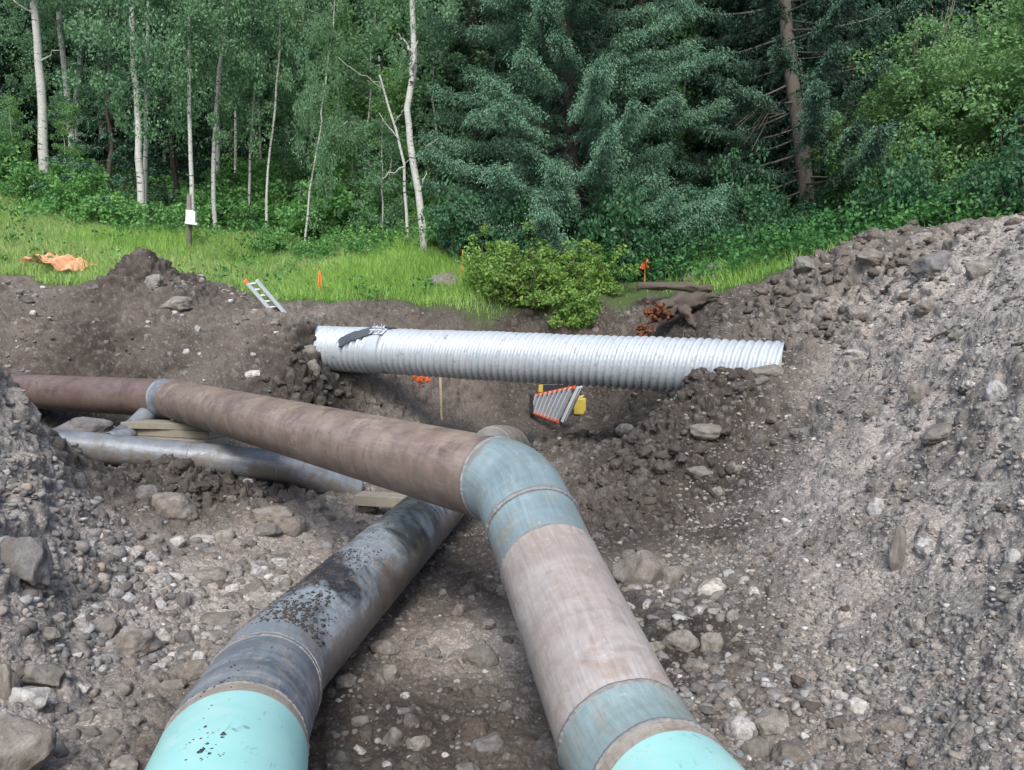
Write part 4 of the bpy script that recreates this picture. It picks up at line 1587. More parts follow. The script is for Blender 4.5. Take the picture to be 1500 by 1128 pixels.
for x0, x1, y0, y1, cnt, (s0, s1), pc, lab, grp in REG:
    placed, tries = 0, 0
    while placed < cnt and tries < cnt * 40:
        tries += 1
        px, py = random.uniform(x0, x1), random.uniform(y0, y1)
        # keep clear of the pipes
        if 0.0 < 0 or (y0 > 700 and any(abs(px - bx_) < bw_ for bx_, bw_ in (
                (404 + (975 - py) * 1.01, 78 + max(0, py - 850) * .30), (806 + (py - 830) * .44, 85 + max(0, py - 900) * .25)))):
            continue
        s = s0 + (s1 - s0) * random.random() ** 2
        if any((px - a) ** 2 + (py - b) ** 2 < (r_ + s * .45) ** 2 for a, b, r_ in used_px):
            continue
        rock(px, py, s, s * random.uniform(.5, .8), random.randrange(10), lab, 'stone', random.random() < pc, group=grp, sink=random.uniform(.25, .45), yaw=random.uniform(-.6, .6), roll=random.uniform(-.4, .4))
        used_px.append((px, py, s / 2))
        placed += 1
        NR_ += 1
print('rocks', NR_ + len(KEY))


def batch(name, P, n, size, baseV, baseF, mat, tint, label, seeds=8, ang=.3, rough=.10, flat=(.7, .5), cat='gravel', var=None):
    bases = [rockify(baseV, 300 + i, ang * (.5 + i / seeds), rough) for i in range(seeds)]
    k = len(P)
    nv, nf = len(baseV), len(baseF)
    which = rng.integers(0, seeds, k)
    B = np.stack(bases)[which]
    # orientation: mostly lying, random yaw and tilt
    yaw = rng.uniform(0, 6.283, k)
    til = rng.normal(0, .5, k)
    cy_, sy_ = np.cos(yaw), np.sin(yaw)
    ct, st = np.cos(til), np.sin(til)
    X = B[:, :, 0]
    Y = B[:, :, 1] * ct[:, None] - B[:, :, 2] * st[:, None]
    Z = B[:, :, 1] * st[:, None] + B[:, :, 2] * ct[:, None]
    X, Y = X * cy_[:, None] - Y * sy_[:, None], X * sy_[:, None] + Y * cy_[:, None]
    V = np.stack([X, Y, Z], 2) * size[:, None, None] + P[:, None, :]
    Q = baseF[None] + (np.arange(k) * nv)[:, None, None]
    T = np.repeat(tint, nv, axis=0)
    me = mesh_np(name, V.reshape(-1, 3), Q.reshape(-1, 3), True, mat, attrs={'tint': ('POINT', 'FLOAT_COLOR', np.concatenate([T, np.ones((len(T), 1))], 1))})
    obj(name, me, None, label, cat, kind='stuff')


def scatter(n, x0, x1, d0, d1):
    """points with equal density per solid angle-ish, over the dug ground"""
    th = rng.uniform(math.radians(x0), math.radians(x1), n)
    r = np.exp(rng.uniform(math.log(d0), math.log(d1), n))
    return r * np.sin(th), r * np.cos(th), r


V1, F1 = ico(1)
x, y, r = scatter(88000, -50, 50, 2.4, 15.2)
nm = near_mask(x, y)
dark = blob(x, y, DARK)
dry = blob(x, y, DRY)
cl = fbm(np.stack([x * 1.7, y * 1.7, x * 0], 1), 3, 44) * .5 + .5
leftg = blob(x, y, [G(200, 860, 5, .9), G(330, 830, 5.2, .8), G(100, 960, 3.8, .8), G(420, 780, 6.2, .8), G(1000, 870, 4.8, .6), G(1120, 1050, 3.3, .5), G(1050, 980, 3.8, .4), G(100, 440, 12, 1.5), G(300, 450, 12, 1.3)])
keep = (rng.random(len(x)) < (.15 + .62 * leftg + .06 * dry) * (1 + .9 * sstep(1.5, 2.3, x)) * (1 - .55 * dark) * np.clip(cl * 4.2 - 1.45, .10, 1.5)) & (nm > .5)
x, y, r, dark, leftg = x[keep], y[keep], r[keep], dark[keep], leftg[keep]
x2, y2, r2 = scatter(42000, 12, 50, 2.3, 10)
k2 = (x2 > 1.25) & (near_mask(x2, y2) > .5) & (rng.random(len(x2)) < .42)
x2, y2, r2 = x2[k2], y2[k2], r2[k2]
x, y, r = np.concatenate([x, x2]), np.concatenate([y, y2]), np.concatenate([r, r2])
dark, leftg = np.concatenate([dark, x2 * 0]), np.concatenate([leftg, x2 * 0])
z, nn = gz(x, y)
size = (.0030 + .0058 * rng.random(len(x)) ** 4.0 * (1 + 1.3 * leftg)) * (1 - .25 * sstep(1.5, 2.3, x)) * np.minimum(r, 8) ** .62 * rng.uniform(.8, 1.25, len(x))
P = np.stack([x, y, z], 1) + nn * (size * rng.uniform(-.4, .2, len(x)))[:, None]
tv = rng.random(len(x)) ** 1.5
hue = rng.normal(0, 1, (len(x), 1))
tint = (np.array([.118, .110, .100]) + tv[:, None] * np.array([.20, .193, .182])) * (1 + .05 * hue * np.array([1, 0, -1]))
rb_ = sstep(1.5, 2.3, x)[:, None]
tint = tint * (1 - .5 * rb_) + .5 * rb_ * np.array([.28, .262, .245])
wht = rng.random(len(x)) < .03
tint[wht] = np.array([.48, .47, .46])
tint *= (1 - .3 * dark)[:, None]
batch('gravel', P, len(P), size * 1.4, V1, F1, M['gravel'], tint, 'loose grey and whitish gravel spread over the trench floor and banks', seeds=14, ang=.75)
print('gravel', len(P))

V2, F2 = ico(2)
x, y, r = scatter(60000, -36, 36, 2.6, 13.6)
lump = blob(x, y, LUMP)
keep = (rng.random(len(x)) < .012 + lump ** 2 * .30) & (near_mask(x, y) > .5)
x, y, r, lump = x[keep], y[keep], r[keep], lump[keep]
z, nn = gz(x, y)
size = (.010 + .034 * rng.random(len(x)) ** 3) * (.6 + .6 * lump) * np.minimum(r, 10) ** .25
P = np.stack([x, y, z], 1) + nn * (size * rng.uniform(-.1, .4, len(x)))[:, None]
dk_ = blob(x, y, DARK)[:, None]
tint = (np.array([.105, .09, .077]) * (1 - dk_) + np.array([.055, .046, .040]) * dk_) * rng.uniform(.75, 1.3, (len(x), 1))
_k = np.hypot(P[:, 0] - PILE.x, P[:, 1] - PILE.y) > .55
P, size, tint = P[_k], size[_k], tint[_k]
batch('dirt_clods', P, len(P), size * 1.3, V2, F2, M['clod'], tint, 'dark crumbly clods of dug earth on the spoil and banks', rough=.32, ang=.2, cat='clods')
print('clods', len(P))

# twigs and roots on the banks
for a_, b_, c_, lb in (((1322, 515), (1360, 500), (1402, 478), 'thin dark root curving over the upper right bank'), ((1478, 510), (1490, 506), (1512, 500), 'short dark root at the right edge of the picture')):
    pts = [hit(*q)[0] + Vector((0, -.02, .012)) for q in (a_, b_, c_)]
    log('root', pts, [.008, .012, .007], lb, 'log', 'root', jag=.1)
m = MB()
for k in range(150):
    px, py = random.choice([(random.uniform(150, 480), random.uniform(440, 500)), (random.uniform(1050, 1300), random.uniform(430, 520)), (random.uniform(560, 960), random.uniform(450, 490)), (random.uniform(860, 1020), random.uniform(450, 500))])
    h_, n_, d_ = hit(px, py)
    v = Vector((random.gauss(0, 1), random.gauss(0, .6), random.gauss(0, .5))).normalized() * random.uniform(.04, .16)
    m.tube([h_ + Vector(n_) * .01, h_ + Vector(n_) * .03 + v * .5, h_ + v + Vector((0, 0, random.uniform(-.02, .03)))], [.004, .003, .002], 4, False)
m.build('root_litter', M['dead'], None, label='pale broken rootlets littering the dug banks', cat='roots', kind='stuff')

# crumbs of dirt lying on the lower pipe
Ps, Sz = [], []
for (la, lb2, n_, am, s_) in ((l1 + .05, l1 + 1.3, 1500, .9, .0045), (l1 + .1, l1 + .7, 260, .6, .008), (l0 - .5, l0 - .12, 50, .35, .0045), (l1 + 1.0, lm, 160, .8, .004), (l0, l1 - .2, 60, .4, .004)):
    for k in range(n_):
        l = random.uniform(la, lb2)
        c_ = math.sin(l * 3.1) * .25 + .15
        a_ = random.gauss(c_, am * .45)
        p_, t_, n2 = SB.at(l)
        b_ = t_.cross(n2)
        if abs(a_) > 1.25 or (vnoise(np.array([[l * 5, a_ * 4, 3.3]]), 5)[0] < .0 and random.random() < .85):
            continue
        Ps.append(tuple(p_ + (n2 * math.cos(a_) + b_ * math.sin(a_)) * (R1 + .002)))
        Sz.append(s_ * random.uniform(.4, 1.0) * (1 + random.random() ** 6 * 1.5))
Ps, Sz = np.array(Ps), np.array(Sz)
batch('dirt_crumbs', Ps, len(Ps), Sz, V1, F1, M['clod'], np.array([.05, .043, .038]) * rng.uniform(.6, 1.5, (len(Ps), 1)), 'dark crumbs of dirt lying on top of the black pipe', rough=.3, cat='dirt')


# ------------------------------------------------------------------ vegetation
def leaves(C, D, S, tint, aspect=.55, roll=None):
    """quads: centres C, long axis D (unit), length S"""
    k = len(C)
    rv = rng.normal(size=(k, 3))
    X = np.cross(D, rv)
    X /= np.linalg.norm(X, axis=1)[:, None] + 1e-9
    h = (D * (S * .5)[:, None])
    w = X * (S * .5 * aspect)[:, None]
    V = np.stack([C - h, C + w - h * .1, C + h, C - w - h * .1], 1).reshape(-1, 3)
    Q = np.arange(k * 4).reshape(k, 4)
    T = np.repeat(tint, 4, axis=0)
    return V, Q, T


def leaf_mesh(name, parts, mat):
    V = np.concatenate([p[0] for p in parts])
    off = np.cumsum([0] + [len(p[0]) for p in parts[:-1]])
    Q = np.concatenate([p[1] + o for p, o in zip(parts, off)])
    T = np.concatenate([p[2] for p in parts])
    T = np.concatenate([T, np.zeros((len(T), 2))], 1) if T.shape[1] == 2 else T
    return mesh_np(name, V, Q, False, mat, attrs={'tint': ('POINT', 'FLOAT_COLOR', T)})


def clumps(C, R, n, size, flat=.75, droop=0.0, aspect=.6, shell=.55, tipmax=0.0):
    """n leaves round each clump centre"""
    k = len(C)
    cnt = np.full(k, n)
    idx = np.repeat(np.arange(k), cnt)
    m = len(idx)
    d = rng.normal(size=(m, 3))
    d /= np.linalg.norm(d, axis=1)[:, None]
    rad = (shell + (1 - shell) * rng.random(m)) * R[idx] * (.7 + .45 * rng.random(m))
    P = C[idx] + d * rad[:, None] * np.array([1, 1, flat])
    D = d * .6 + rng.normal(size=(m, 3)) * .7 + np.array([0, 0, -droop])
    D /= np.linalg.norm(D, axis=1)[:, None]
    S = size * rng.uniform(.65, 1.3, m)
    tone = rng.random(k)[idx] * .5 + rng.random(m) * .5
    tip = rng.random(m) * tipmax
    return leaves(P, D, S, np.stack([tone, tip], 1), aspect)


def limb_tubes(m, base, tip, r0, r1, wob=.05, seg=7, n=6):
    pts = [base.lerp(tip, i / n) + Vector([random.gauss(0, wob) * math.sin(math.pi * i / n) for _ in range(3)]) for i in range(n + 1)]
    m.tube(pts, [r0 + (r1 - r0) * i / n for i in range(n + 1)], seg, False)
    return pts


# --- aspens ---------------------------------------------------------------
ASPEN_CROWNS = []
for v in range(5):
    ncl = 150
    hh = rng.random(ncl) ** .9
    ang = rng.uniform(0, 6.283, ncl)
    rr = (1.35 - .5 * hh) * rng.random(ncl) ** .6 * 1.25
    C = np.stack([rr * np.cos(ang), rr * np.sin(ang), hh * 9.0 + rng.normal(0, .2, ncl)], 1)
    R = rng.uniform(.18, .5, ncl)
    ASPEN_CROWNS.append((leaf_mesh('crown', [clumps(C, R, 165, .07, .8)], M['aspen_leaf']), C))
YOUNG = []
for v in range(4):
    ncl = 60
    hh = rng.random(ncl)
    ang = rng.uniform(0, 6.283, ncl)
    rr = (1.0 - .6 * hh) * rng.random(ncl) ** .5
    C = np.stack([rr * np.cos(ang), rr * np.sin(ang), .3 + hh * 4.5], 1)
    R = rng.uniform(.2, .42, ncl)
    YOUNG.append((leaf_mesh('crown', [clumps(C, R, 130, .075, .8)], M['aspen_leaf_light'] if v % 2 else M['aspen_leaf']), C))


def aspen(path, Z, w0, label, group=None, crown=True, cz=2.6, extra=None, cs=1.0, w1=None, top=13.0, bare=0):
    """path: surveyed photo points of the stem, from the ground up, at distance Z"""
    b = W(path[0][0], path[0][1], Z)
    b.z = GZ(b.x, b.y) - .15
    pts = [b] + [W(px, py, Z + .02 * i) for i, (px, py) in enumerate(path[1:], 1)]
    r0 = w0 * Z / F / 2 * .84
    last = pts[-1]
    dirn = (pts[-1] - pts[-2]).normalized()
    if last.z < b.z + top and not bare:
        for k in range(1, 5):
            last = last + Vector((dirn.x * .5 + random.gauss(0, .05), random.gauss(0, .05), 1)).normalized() * ((b.z + top - pts[-1].z) / 4 if k == 1 else 2.0)
            pts.append(last)
    H = pts[-1].z - b.z
    rad = []
    for p in pts:
        f = (p.z - b.z) / max(H, .1)
        rad.append(r0 * (1.12 - .12 * min(1, f * 12)) * (1 - .72 * f) if not w1 else r0 + (w1 * Z / F / 2 - r0) * f)
    # densify + wobble
    P2, R2 = [], []
    for i in range(len(pts) - 1):
        L = max(2, int((pts[i + 1] - pts[i]).length / .5))
        for k in range(L):
            f = k / L
            P2.append(pts[i].lerp(pts[i + 1], f) + Vector((random.gauss(0, .012), random.gauss(0, .012), 0)))
            R2.append((rad[i] * (1 - f) + rad[i + 1] * f) * random.uniform(.96, 1.05))
    P2.append(pts[-1])
    R2.append(rad[-1])
    r = thing('aspen_tree', label, 'tree', tuple(b), group)
    m = MB()
    m.tube([p - b for p in P2], R2, 12)
    # knots and limbs
    for k in range(9 if not bare else 3):
        i = random.randrange(int(len(P2) * .3), len(P2) - 1)
        a = random.uniform(0, 6.28)
        L = random.uniform(.3, 1.3)
        q = P2[i] - b
        limb_tubes(m, q, q + Vector((math.cos(a) * L, math.sin(a) * L, L * random.uniform(.1, .8))), R2[i] * .30, .006, .04, 6)
    for (xa, ya, xb, yb, ww) in (extra or []):
        limb_tubes(m, W(xa, ya, Z) - b, W(xb, yb, Z - .1) - b, ww * Z / F / 2, ww * Z / F / 4, .03, 7)
    m.build('trunk', M['aspen_bark'], r, smooth=True)
    if crown:
        me, _ = random.choice(ASPEN_CROWNS)
        c = bpy.data.objects.new('crown', me)
        link(c)
        c.parent = r
        mid = min(P2, key=lambda p: abs(p.z - (b.z + cz))) - b
        tp = P2[-1] - b
        cz = max(1.0, cz - .7)
        c.location = (mid.x * .5 + tp.x * .5, tp.y * .5, cz)
        c.scale = (cs, cs, max(.5, (H + .6 - cz) / 9.0))
        c.rotation_euler = (0, 0, random.uniform(0, 6.28))
    return r


aspen([(65, 268), (62, 160), (55, 60), (47, -20)], 20.0, 17, 'thick grey-white aspen at far left with a slight bend', cz=5.0)
aspen([(112, 262), (95, 110), (88, 40), (84, -20)], 22.0, 12, 'crooked aspen behind the far left one, forking low', cz=3.2, cs=.9)
aspen([(113, 275), (110, 160), (120, 60), (122, -20)], 23.0, 11, 'pale straight aspen just right of the crooked one', cz=3.0)
aspen([(210, 330), (203, 200), (197, 100), (190, -20)], 17.5, 12.5, 'white aspen with black marks rising behind the dark low spruce', cz=3.1)
aspen([(212, 322), (213, 200), (215, 100), (218, -20)], 17.9, 8, 'thinner twin stem close behind the white black-marked aspen', cz=3.6, cs=.8)
aspen([(283, 320), (278, 200), (277, 90), (274, -20)], 17.3, 8, 'slender aspen right behind the post with the white box', cz=3.5, cs=.8)
aspen([(313, 312), (314, 200), (320, 100), (332, 40), (338, -20)], 18.2, 7.5, 'slender aspen leaning right, directly in front of a whiter one', cz=4.2, cs=.9)
aspen([(317, 262), (319, 170), (326, 70), (330, -20)], 23, 9.5, 'whiter aspen behind the slender right-leaning one', cz=4.2)
aspen([(364, 312), (366, 230), (372, 130), (375, -20)], 19.5, 4.5, 'very thin straight aspen stem above the aluminium ladder', cz=3.4, cs=.7)
aspen([(388, 326), (392, 250), (400, 190), (410, 60), (412, -20)], 18.8, 4.5, 'very thin aspen stem leaning right of the straight one', cz=3.2, cs=.7)
aspen([(417, 240), (421, 150), (440, 80), (447, -20)], 27, 8.5, 'bright white aspen in the middle distance, left of a close pair', cz=3.6)
aspen([(430, 240), (434, 160), (450, 40), (456, -20)], 27.5, 7.5, 'bright white aspen in the middle distance, right of a close pair', cz=3.8)
aspen([(446, 345), (452, 280), (462, 235), (470, 190)], 17.5, 3.6, 'tiny leaning sapling stem between the thin aspens and the white bent one', cz=1.6, cs=.45, top=4.6)
aspen([(623, 372), (614, 280), (600, 205), (597, 160), (606, 100), (604, 0), (606, -20)], 15.2, 13.5, 'bent white aspen standing alone left of the big blue spruce', cz=4.6, cs=.75,
      extra=[(603, 120, 606, 80, 7), (606, 80, 592, 60, 5), (592, 60, 580, 48, 3.5), (600, 95, 612, 60, 3), (614, 290, 624, 250, 3)])
aspen([(598, 300), (592, 240), (580, 190), (562, 130), (556, 110)], 15.8, 6.5, 'thin dead leaning aspen stem left of the bent white one', crown=False, bare=1, w1=3,
      extra=[(585, 205, 555, 165, 2), (578, 180, 592, 160, 2), (592, 245, 560, 262, 2.5)])
BG = [(345, 262, 26, 5), (383, 255, 27, 4), (350, 235, 33, 5), (343, 240, 34, 4), (405, 235, 34, 4), (375, 240, 30, 4), (305, 258, 28, 4.5), (150, 255, 27, 7), (25, 250, 26, 8), (-30, 255, 24, 9), (240, 262, 27, 6),
      (470, 262, 30, 6), (500, 270, 27, 5), (535, 265, 29, 6), (480, 240, 34, 5), (560, 262, 32, 5), (610, 268, 28, 5), (640, 290, 24, 4), (655, 270, 25, 4), (1010, 280, 24, 5), (965, 290, 25, 4), (700, 260, 33, 6), (1080, 265, 33, 6), (-90, 262, 23, 9), (1600, 260, 25, 8), (445, 236, 36, 5), (365, 232, 38, 5), (270, 240, 34, 6)]
for i, (px, py, Z, w) in enumerate(BG):
    lean = random.uniform(-12, 14)
    aspen([(px, py), (px + lean * .4, py - 120), (px + lean, -30)], Z, w, 'distant thin aspen among the trees behind the clearing', 'distant aspens', cz=random.uniform(2.2, 3.6) if px < 460 else random.uniform(1.2, 2.6), cs=random.uniform(.9, 1.25))


# --- spruces ---------------------------------------------------------------
def spruce_parts(H, rb, zb, nbr, L0, mat, droop=.35, dens=1.0, tipw=.7, nsz=.085, bare=.12, seed=1, twig=.55, up=.15, tassel=0):
    """trunk mesh data + foliage mesh for one spruce standing at the origin"""
    R = random.Random(seed)
    m = MB()
    n = 26
    pts = [Vector((.05 * math.sin(i * .9 + seed), .05 * math.cos(i * .7 + seed), H * i / n)) for i in range(n + 1)]
    m.tube(pts, [rb * (1 - .93 * i / n) * (1.25 if i == 0 else 1) * R.uniform(.93, 1.07) for i in range(n + 1)], 14)
    Cs, Ds, Ss, Ts = [], [], [], []
    for b in range(nbr):
        f = (b + R.random()) / nbr
        z = zb + (H - zb) * f ** 1.15
        L = L0 * (1 - f ** 1.15) ** .8 * R.uniform(.6, 1.12) + .18
        a = b * 2.399 + R.uniform(-.4, .4)
        ax = Vector((math.cos(a), math.sin(a), 0))
        side = Vector((-ax.y, ax.x, 0))
        dr = droop * R.uniform(.6, 1.3) * (1 - .5 * f)
        P = []
        ns = 10
        bend = R.uniform(-.15, .15)
        for i in range(ns + 1):
            t = i / ns
            P.append(Vector((0, 0, z)) + ax * L * t + side * bend * L * t * t + Vector((0, 0, -dr * L * t + (dr * .75 + up) * L * t ** 2.6)))
        m.tube(P, [max(.004, .022 * L / 2.5 * (1 - .85 * i / ns)) for i in range(ns + 1)], 5, False)
        ntw = int(L * 13 * min(dens, 1.25))
        for k in range(ntw):
            t = bare + (1 - bare) * ((k + R.random()) / ntw) ** .8
            i = min(ns - 1, int(t * ns))
            q = P[i].lerp(P[i + 1], t * ns - i)
            sgn = 1 if k % 2 else -1
            tl = twig * R.uniform(.5, 1.1) * (1 - .55 * t) * min(1, L / 1.6)
            td = (side * sgn * R.uniform(.5, 1) + ax * R.uniform(.35, .9) + Vector((0, 0, -R.uniform(.15, .95) * (1 - .4 * t)))).normalized()
            nn = max(5, int(tl * 62 * dens))
            u = np.linspace(.04, 1, nn)
            base = np.array(q)[None] + np.array(td)[None] * (u * tl)[:, None]
            base[:, 2] -= (u ** 2) * tl * .28
            Cs.append(base + rng.normal(0, .018, base.shape))
            dd = np.array(td)[None] * .9 + rng.normal(0, .55, base.shape)
            Ds.append(dd / np.linalg.norm(dd, axis=1)[:, None])
            Ss.append(nsz * rng.uniform(.7, 1.3, nn))
            tip = np.clip((u - .45) * 1.6, 0, 1) * tipw * (.35 + .65 * t) * R.uniform(.5, 1.2)
            Ts.append(np.stack([np.full(nn, R.random() * .7) + .3 * rng.random(nn), np.clip(tip + rng.normal(0, .08, nn), 0, 1)], 1))
        # hanging tassels toward the branch end
        for k in range(int(3 + L * 3.2 * dens) if tassel else 0):
            t = R.uniform(.45, 1.0)
            i = min(ns - 1, int(t * ns))
            q = np.array(P[i].lerp(P[i + 1], t * ns - i)) + np.array([R.gauss(0, .08), R.gauss(0, .08), R.gauss(0, .03)])
            nn = int(70 * dens)
            rr_ = rng.normal(size=(nn, 3))
            rr_ /= np.linalg.norm(rr_, axis=1)[:, None]
            rad_ = tassel * R.uniform(.7, 1.25)
            o_ = rr_ * rad_ * rng.random(nn)[:, None] ** .5 * np.array([1, 1, .62])
            o_[:, 2] = np.where(o_[:, 2] < 0, o_[:, 2] * 1.25, o_[:, 2]) - .35 * np.hypot(o_[:, 0], o_[:, 1])
            Cs.append(q[None] + o_)
            dd = rr_ * .6 + np.array([ax.x * .4, ax.y * .4, -.75]) + rng.normal(0, .28, (nn, 3))
            Ds.append(dd / np.linalg.norm(dd, axis=1)[:, None])
            Ss.append(nsz * rng.uniform(.8, 1.4, nn))
            Ts.append(np.stack([rng.random(nn) * .6 + .4 * R.random(), np.clip(tipw * R.uniform(.45, 1.0) * (.55 + .6 * np.linalg.norm(o_, axis=1) / rad_) + rng.normal(0, .08, nn), 0, 1)], 1))
        # end of the branch itself
        nn = int(34 * dens)
        u = rng.random(nn)
        q0, q1 = np.array(P[-3]), np.array(P[-1])
        Cs.append(q0[None] + (q1 - q0)[None] * u[:, None] + rng.normal(0, .025, (nn, 3)))
        dd = np.array((P[-1] - P[-2]).normalized())[None] + rng.normal(0, .5, (nn, 3))
        Ds.append(dd / np.linalg.norm(dd, axis=1)[:, None])
        Ss.append(nsz * rng.uniform(.8, 1.3, nn))
        Ts.append(np.stack([rng.random(nn), np.clip(u * tipw * 1.1, 0, 1)], 1))
    fol = leaf_mesh('foliage', [leaves(np.concatenate(Cs), np.concatenate(Ds), np.concatenate(Ss), np.concatenate(Ts), .30)], mat)
    return m, fol


def spruce(loc, data, label, bark='spruce_bark', group=None, scale=1.0, rz=0, rot=None):
    m, fol, tm = data
    r = thing('spruce_tree', label, 'tree', tuple(loc), group)
    r.rotation_euler = rot or (0, 0, rz)
    r.scale = (scale,) * 3
    t = bpy.data.objects.new('trunk', tm)
    link(t)
    t.parent = r
    c = bpy.data.objects.new('foliage', fol)
    link(c)
    c.parent = r
    return r


def sp_data(bark, **kw):
    m, fol = spruce_parts(**kw)
    tm = bpy.data.meshes.new('trunk')
    tm.from_pydata(m.v, [], m.f)
    tm.materials.append(M[bark])
    tm.polygons.foreach_set('use_smooth', [True] * len(tm.polygons))
    tm.update()
    return (m, fol, tm)


hero = sp_data('spruce_bark', H=15.5, rb=.18, zb=.4, nbr=265, L0=3.3, mat=M['spruce_needle'], droop=.55, dens=2.3, tipw=.8, nsz=.05, seed=3, twig=.55, up=.05, tassel=.25)
b = W(846, 355, 16.2)
b.z = GZ(b.x, b.y) - .1
spruce(b, hero, 'big blue spruce with drooping pale branch tips in the centre behind the yellow-green bush', rot=(Matrix.Rotation(-.06, 3, 'Y') @ Matrix.Rotation(.4, 3, 'Z')).to_euler())
dark1 = sp_data('grey_bark', H=17, rb=.185, zb=.9, nbr=185, L0=3.2, mat=M['dark_needle'], droop=.30, dens=1.8, tipw=.8, nsz=.062, seed=8, twig=.6, bare=.16, up=.12, tassel=.2)
b = W(1183, 375, 16.6)
b.z = GZ(b.x, b.y) - .1
spruce(b, dark1, 'dark spruce with a bare grey trunk showing, right of the big blue spruce', rot=(Matrix.Rotation(-.12, 3, 'Y') @ Matrix.Rotation(1.1, 3, 'Z')).to_euler())
low = sp_data('spruce_bark', H=6.0, rb=.08, zb=.12, nbr=70, L0=1.55, mat=M['spruce_needle'], droop=.12, dens=1.0, tipw=.6, nsz=.085, seed=12, twig=.4, up=.05)
b = W(165, 325, 18.6)
b.z = GZ(b.x, b.y) - .1
spruce(b, low, 'young layered spruce with silvery shelves under the left aspens', rz=.5)
b = W(258, 310, 20.5)
b.z = GZ(b.x, b.y) - .1
lowd = sp_data('spruce_bark', H=7.0, rb=.09, zb=.12, nbr=60, L0=1.5, mat=M['dark_needle'], droop=.15, dens=1.0, tipw=.5, nsz=.09, seed=14, twig=.4, up=.05)
spruce(b, lowd, 'dark young spruce behind the slender aspen and the marker post', rz=1.9)
bgs = [sp_data('spruce_bark', H=16, rb=.16, zb=.4, nbr=115, L0=2.7, mat=M['dark_needle'], droop=.3, dens=.7, tipw=.5, nsz=.17, seed=20 + i, twig=.55, bare=.06, tassel=.26) for i in range(3)]
SP = [(-60, 26), (10, 25), (90, 27), (150, 30), (250, 27), (300, 33), (20, 33), (560, 34), (640, 26), (700, 22), (760, 27), (930, 21.5), (990, 24), (1040, 20.5), (1090, 21), (1130, 25), (1240, 20), (1290, 21.5), (1330, 26),
      (1400, 24), (1450, 21), (1500, 24), (1560, 21), (1640, 24), (480, 39), (400, 42), (340, 45), (1350, 34), (1200, 32), (1050, 34), (900, 33), (800, 36), (620, 40), (200, 38), (100, 38), (0, 40), (-140, 30), (1460, 33), (1540, 33), (720, 42), (540, 45), (440, 46), (1000, 42), (1120, 42), (1280, 42), (1420, 42), (-60, 42)]
for i, (px, Z) in enumerate(SP):
    b = W(px + random.uniform(-12, 12), 260, Z)
    b.z = GZ(b.x, b.y) - .2
    spruce(b, bgs[i % 3], 'dark background spruce deep in the forest', group='background spruces', scale=random.uniform(.85, 1.25), rz=random.uniform(0, 6.28))


# --- bushes, saplings -------------------------------------------------------
def bush_mesh(w, h, ncl, nl, size, mat, stems=9, flat=.8, seed=0, crown_r=(.16, .34), top=.5, droop=0):
    R = random.Random(seed)
    m = MB()
    C = []
    tips = []
    for s_ in range(stems):
        a = R.uniform(0, 6.28)
        rr = w * .5 * R.uniform(.15, .85)
        tip = Vector((math.cos(a) * rr, math.sin(a) * rr, h * R.uniform(.5, 1.12) * (1 - .35 * (rr / (w * .5)) ** 2)))
        base = Vector((math.cos(a) * rr * .2, math.sin(a) * rr * .2, -.1))
        pts = limb_tubes(m, base, tip, .012 + .008 * h, .004, .04 * h, 5, 7)
        tips.append(pts)
    for c in range(ncl):
        pts = R.choice(tips)
        t = R.uniform(.12, 1) ** .8
        i = min(len(pts) - 2, int(t * (len(pts) - 1)))
        q = pts[i].lerp(pts[i + 1], R.random())
        o = Vector((R.gauss(0, 1), R.gauss(0, 1), R.gauss(0, .7))) * w * .13
        C.append(tuple(q + o))
    C = np.array(C)
    C[:, 2] = np.maximum(C[:, 2], .08)
    Rr = rng.uniform(*crown_r, len(C))
    fol = leaf_mesh('foliage', [clumps(C, Rr, nl, size, flat, droop)], M[mat])
    tm = bpy.data.meshes.new('stems')
    tm.from_pydata(m.v, [], m.f)
    tm.materials.append(M['stem'])
    tm.update()
    return tm, fol


def place_bush(name, data, loc, label, cat, group=None, sc=(1, 1, 1), rz=0):
    r = thing(name, label, cat, tuple(loc), group, (0, 0, rz))
    r.scale = sc
    for nm_, me in zip(('stems', 'foliage'), data):
        o = bpy.data.objects.new(nm_, me)
        link(o)
        o.parent = r
    return r


def at_ground(px, py, Z, sink=.05):
    b = W(px, py, Z)
    b.z = GZ(b.x, b.y) - sink
    return b


will = [bush_mesh(3.6, 4.6, 210, 150, .085, 'willow_leaf', 16, .85, 40 + i, (.22, .48)) for i in range(3)]
WL = [(1350, 345, 14.8, .84, 'tall round willow bush behind the right crest, next to the dark spruce'), (1478, 335, 14.0, .95, 'tall willow bush behind the right crest at the picture edge'),
      (1425, 335, 17.0, .95, 'pale willow bush filling the gap between the two tall ones'), (1570, 330, 14.0, 1.05, 'willow bush mostly out of frame on the right'), (1285, 350, 15.6, .62, 'small willow bush at the foot of the dark spruce')]
for i, (px, py, Z, s_, lb) in enumerate(WL):
    place_bush('willow_bush', will[i % 3], at_ground(px, py, Z), lb, 'bush', sc=(s_, s_, s_), rz=i * 1.3)

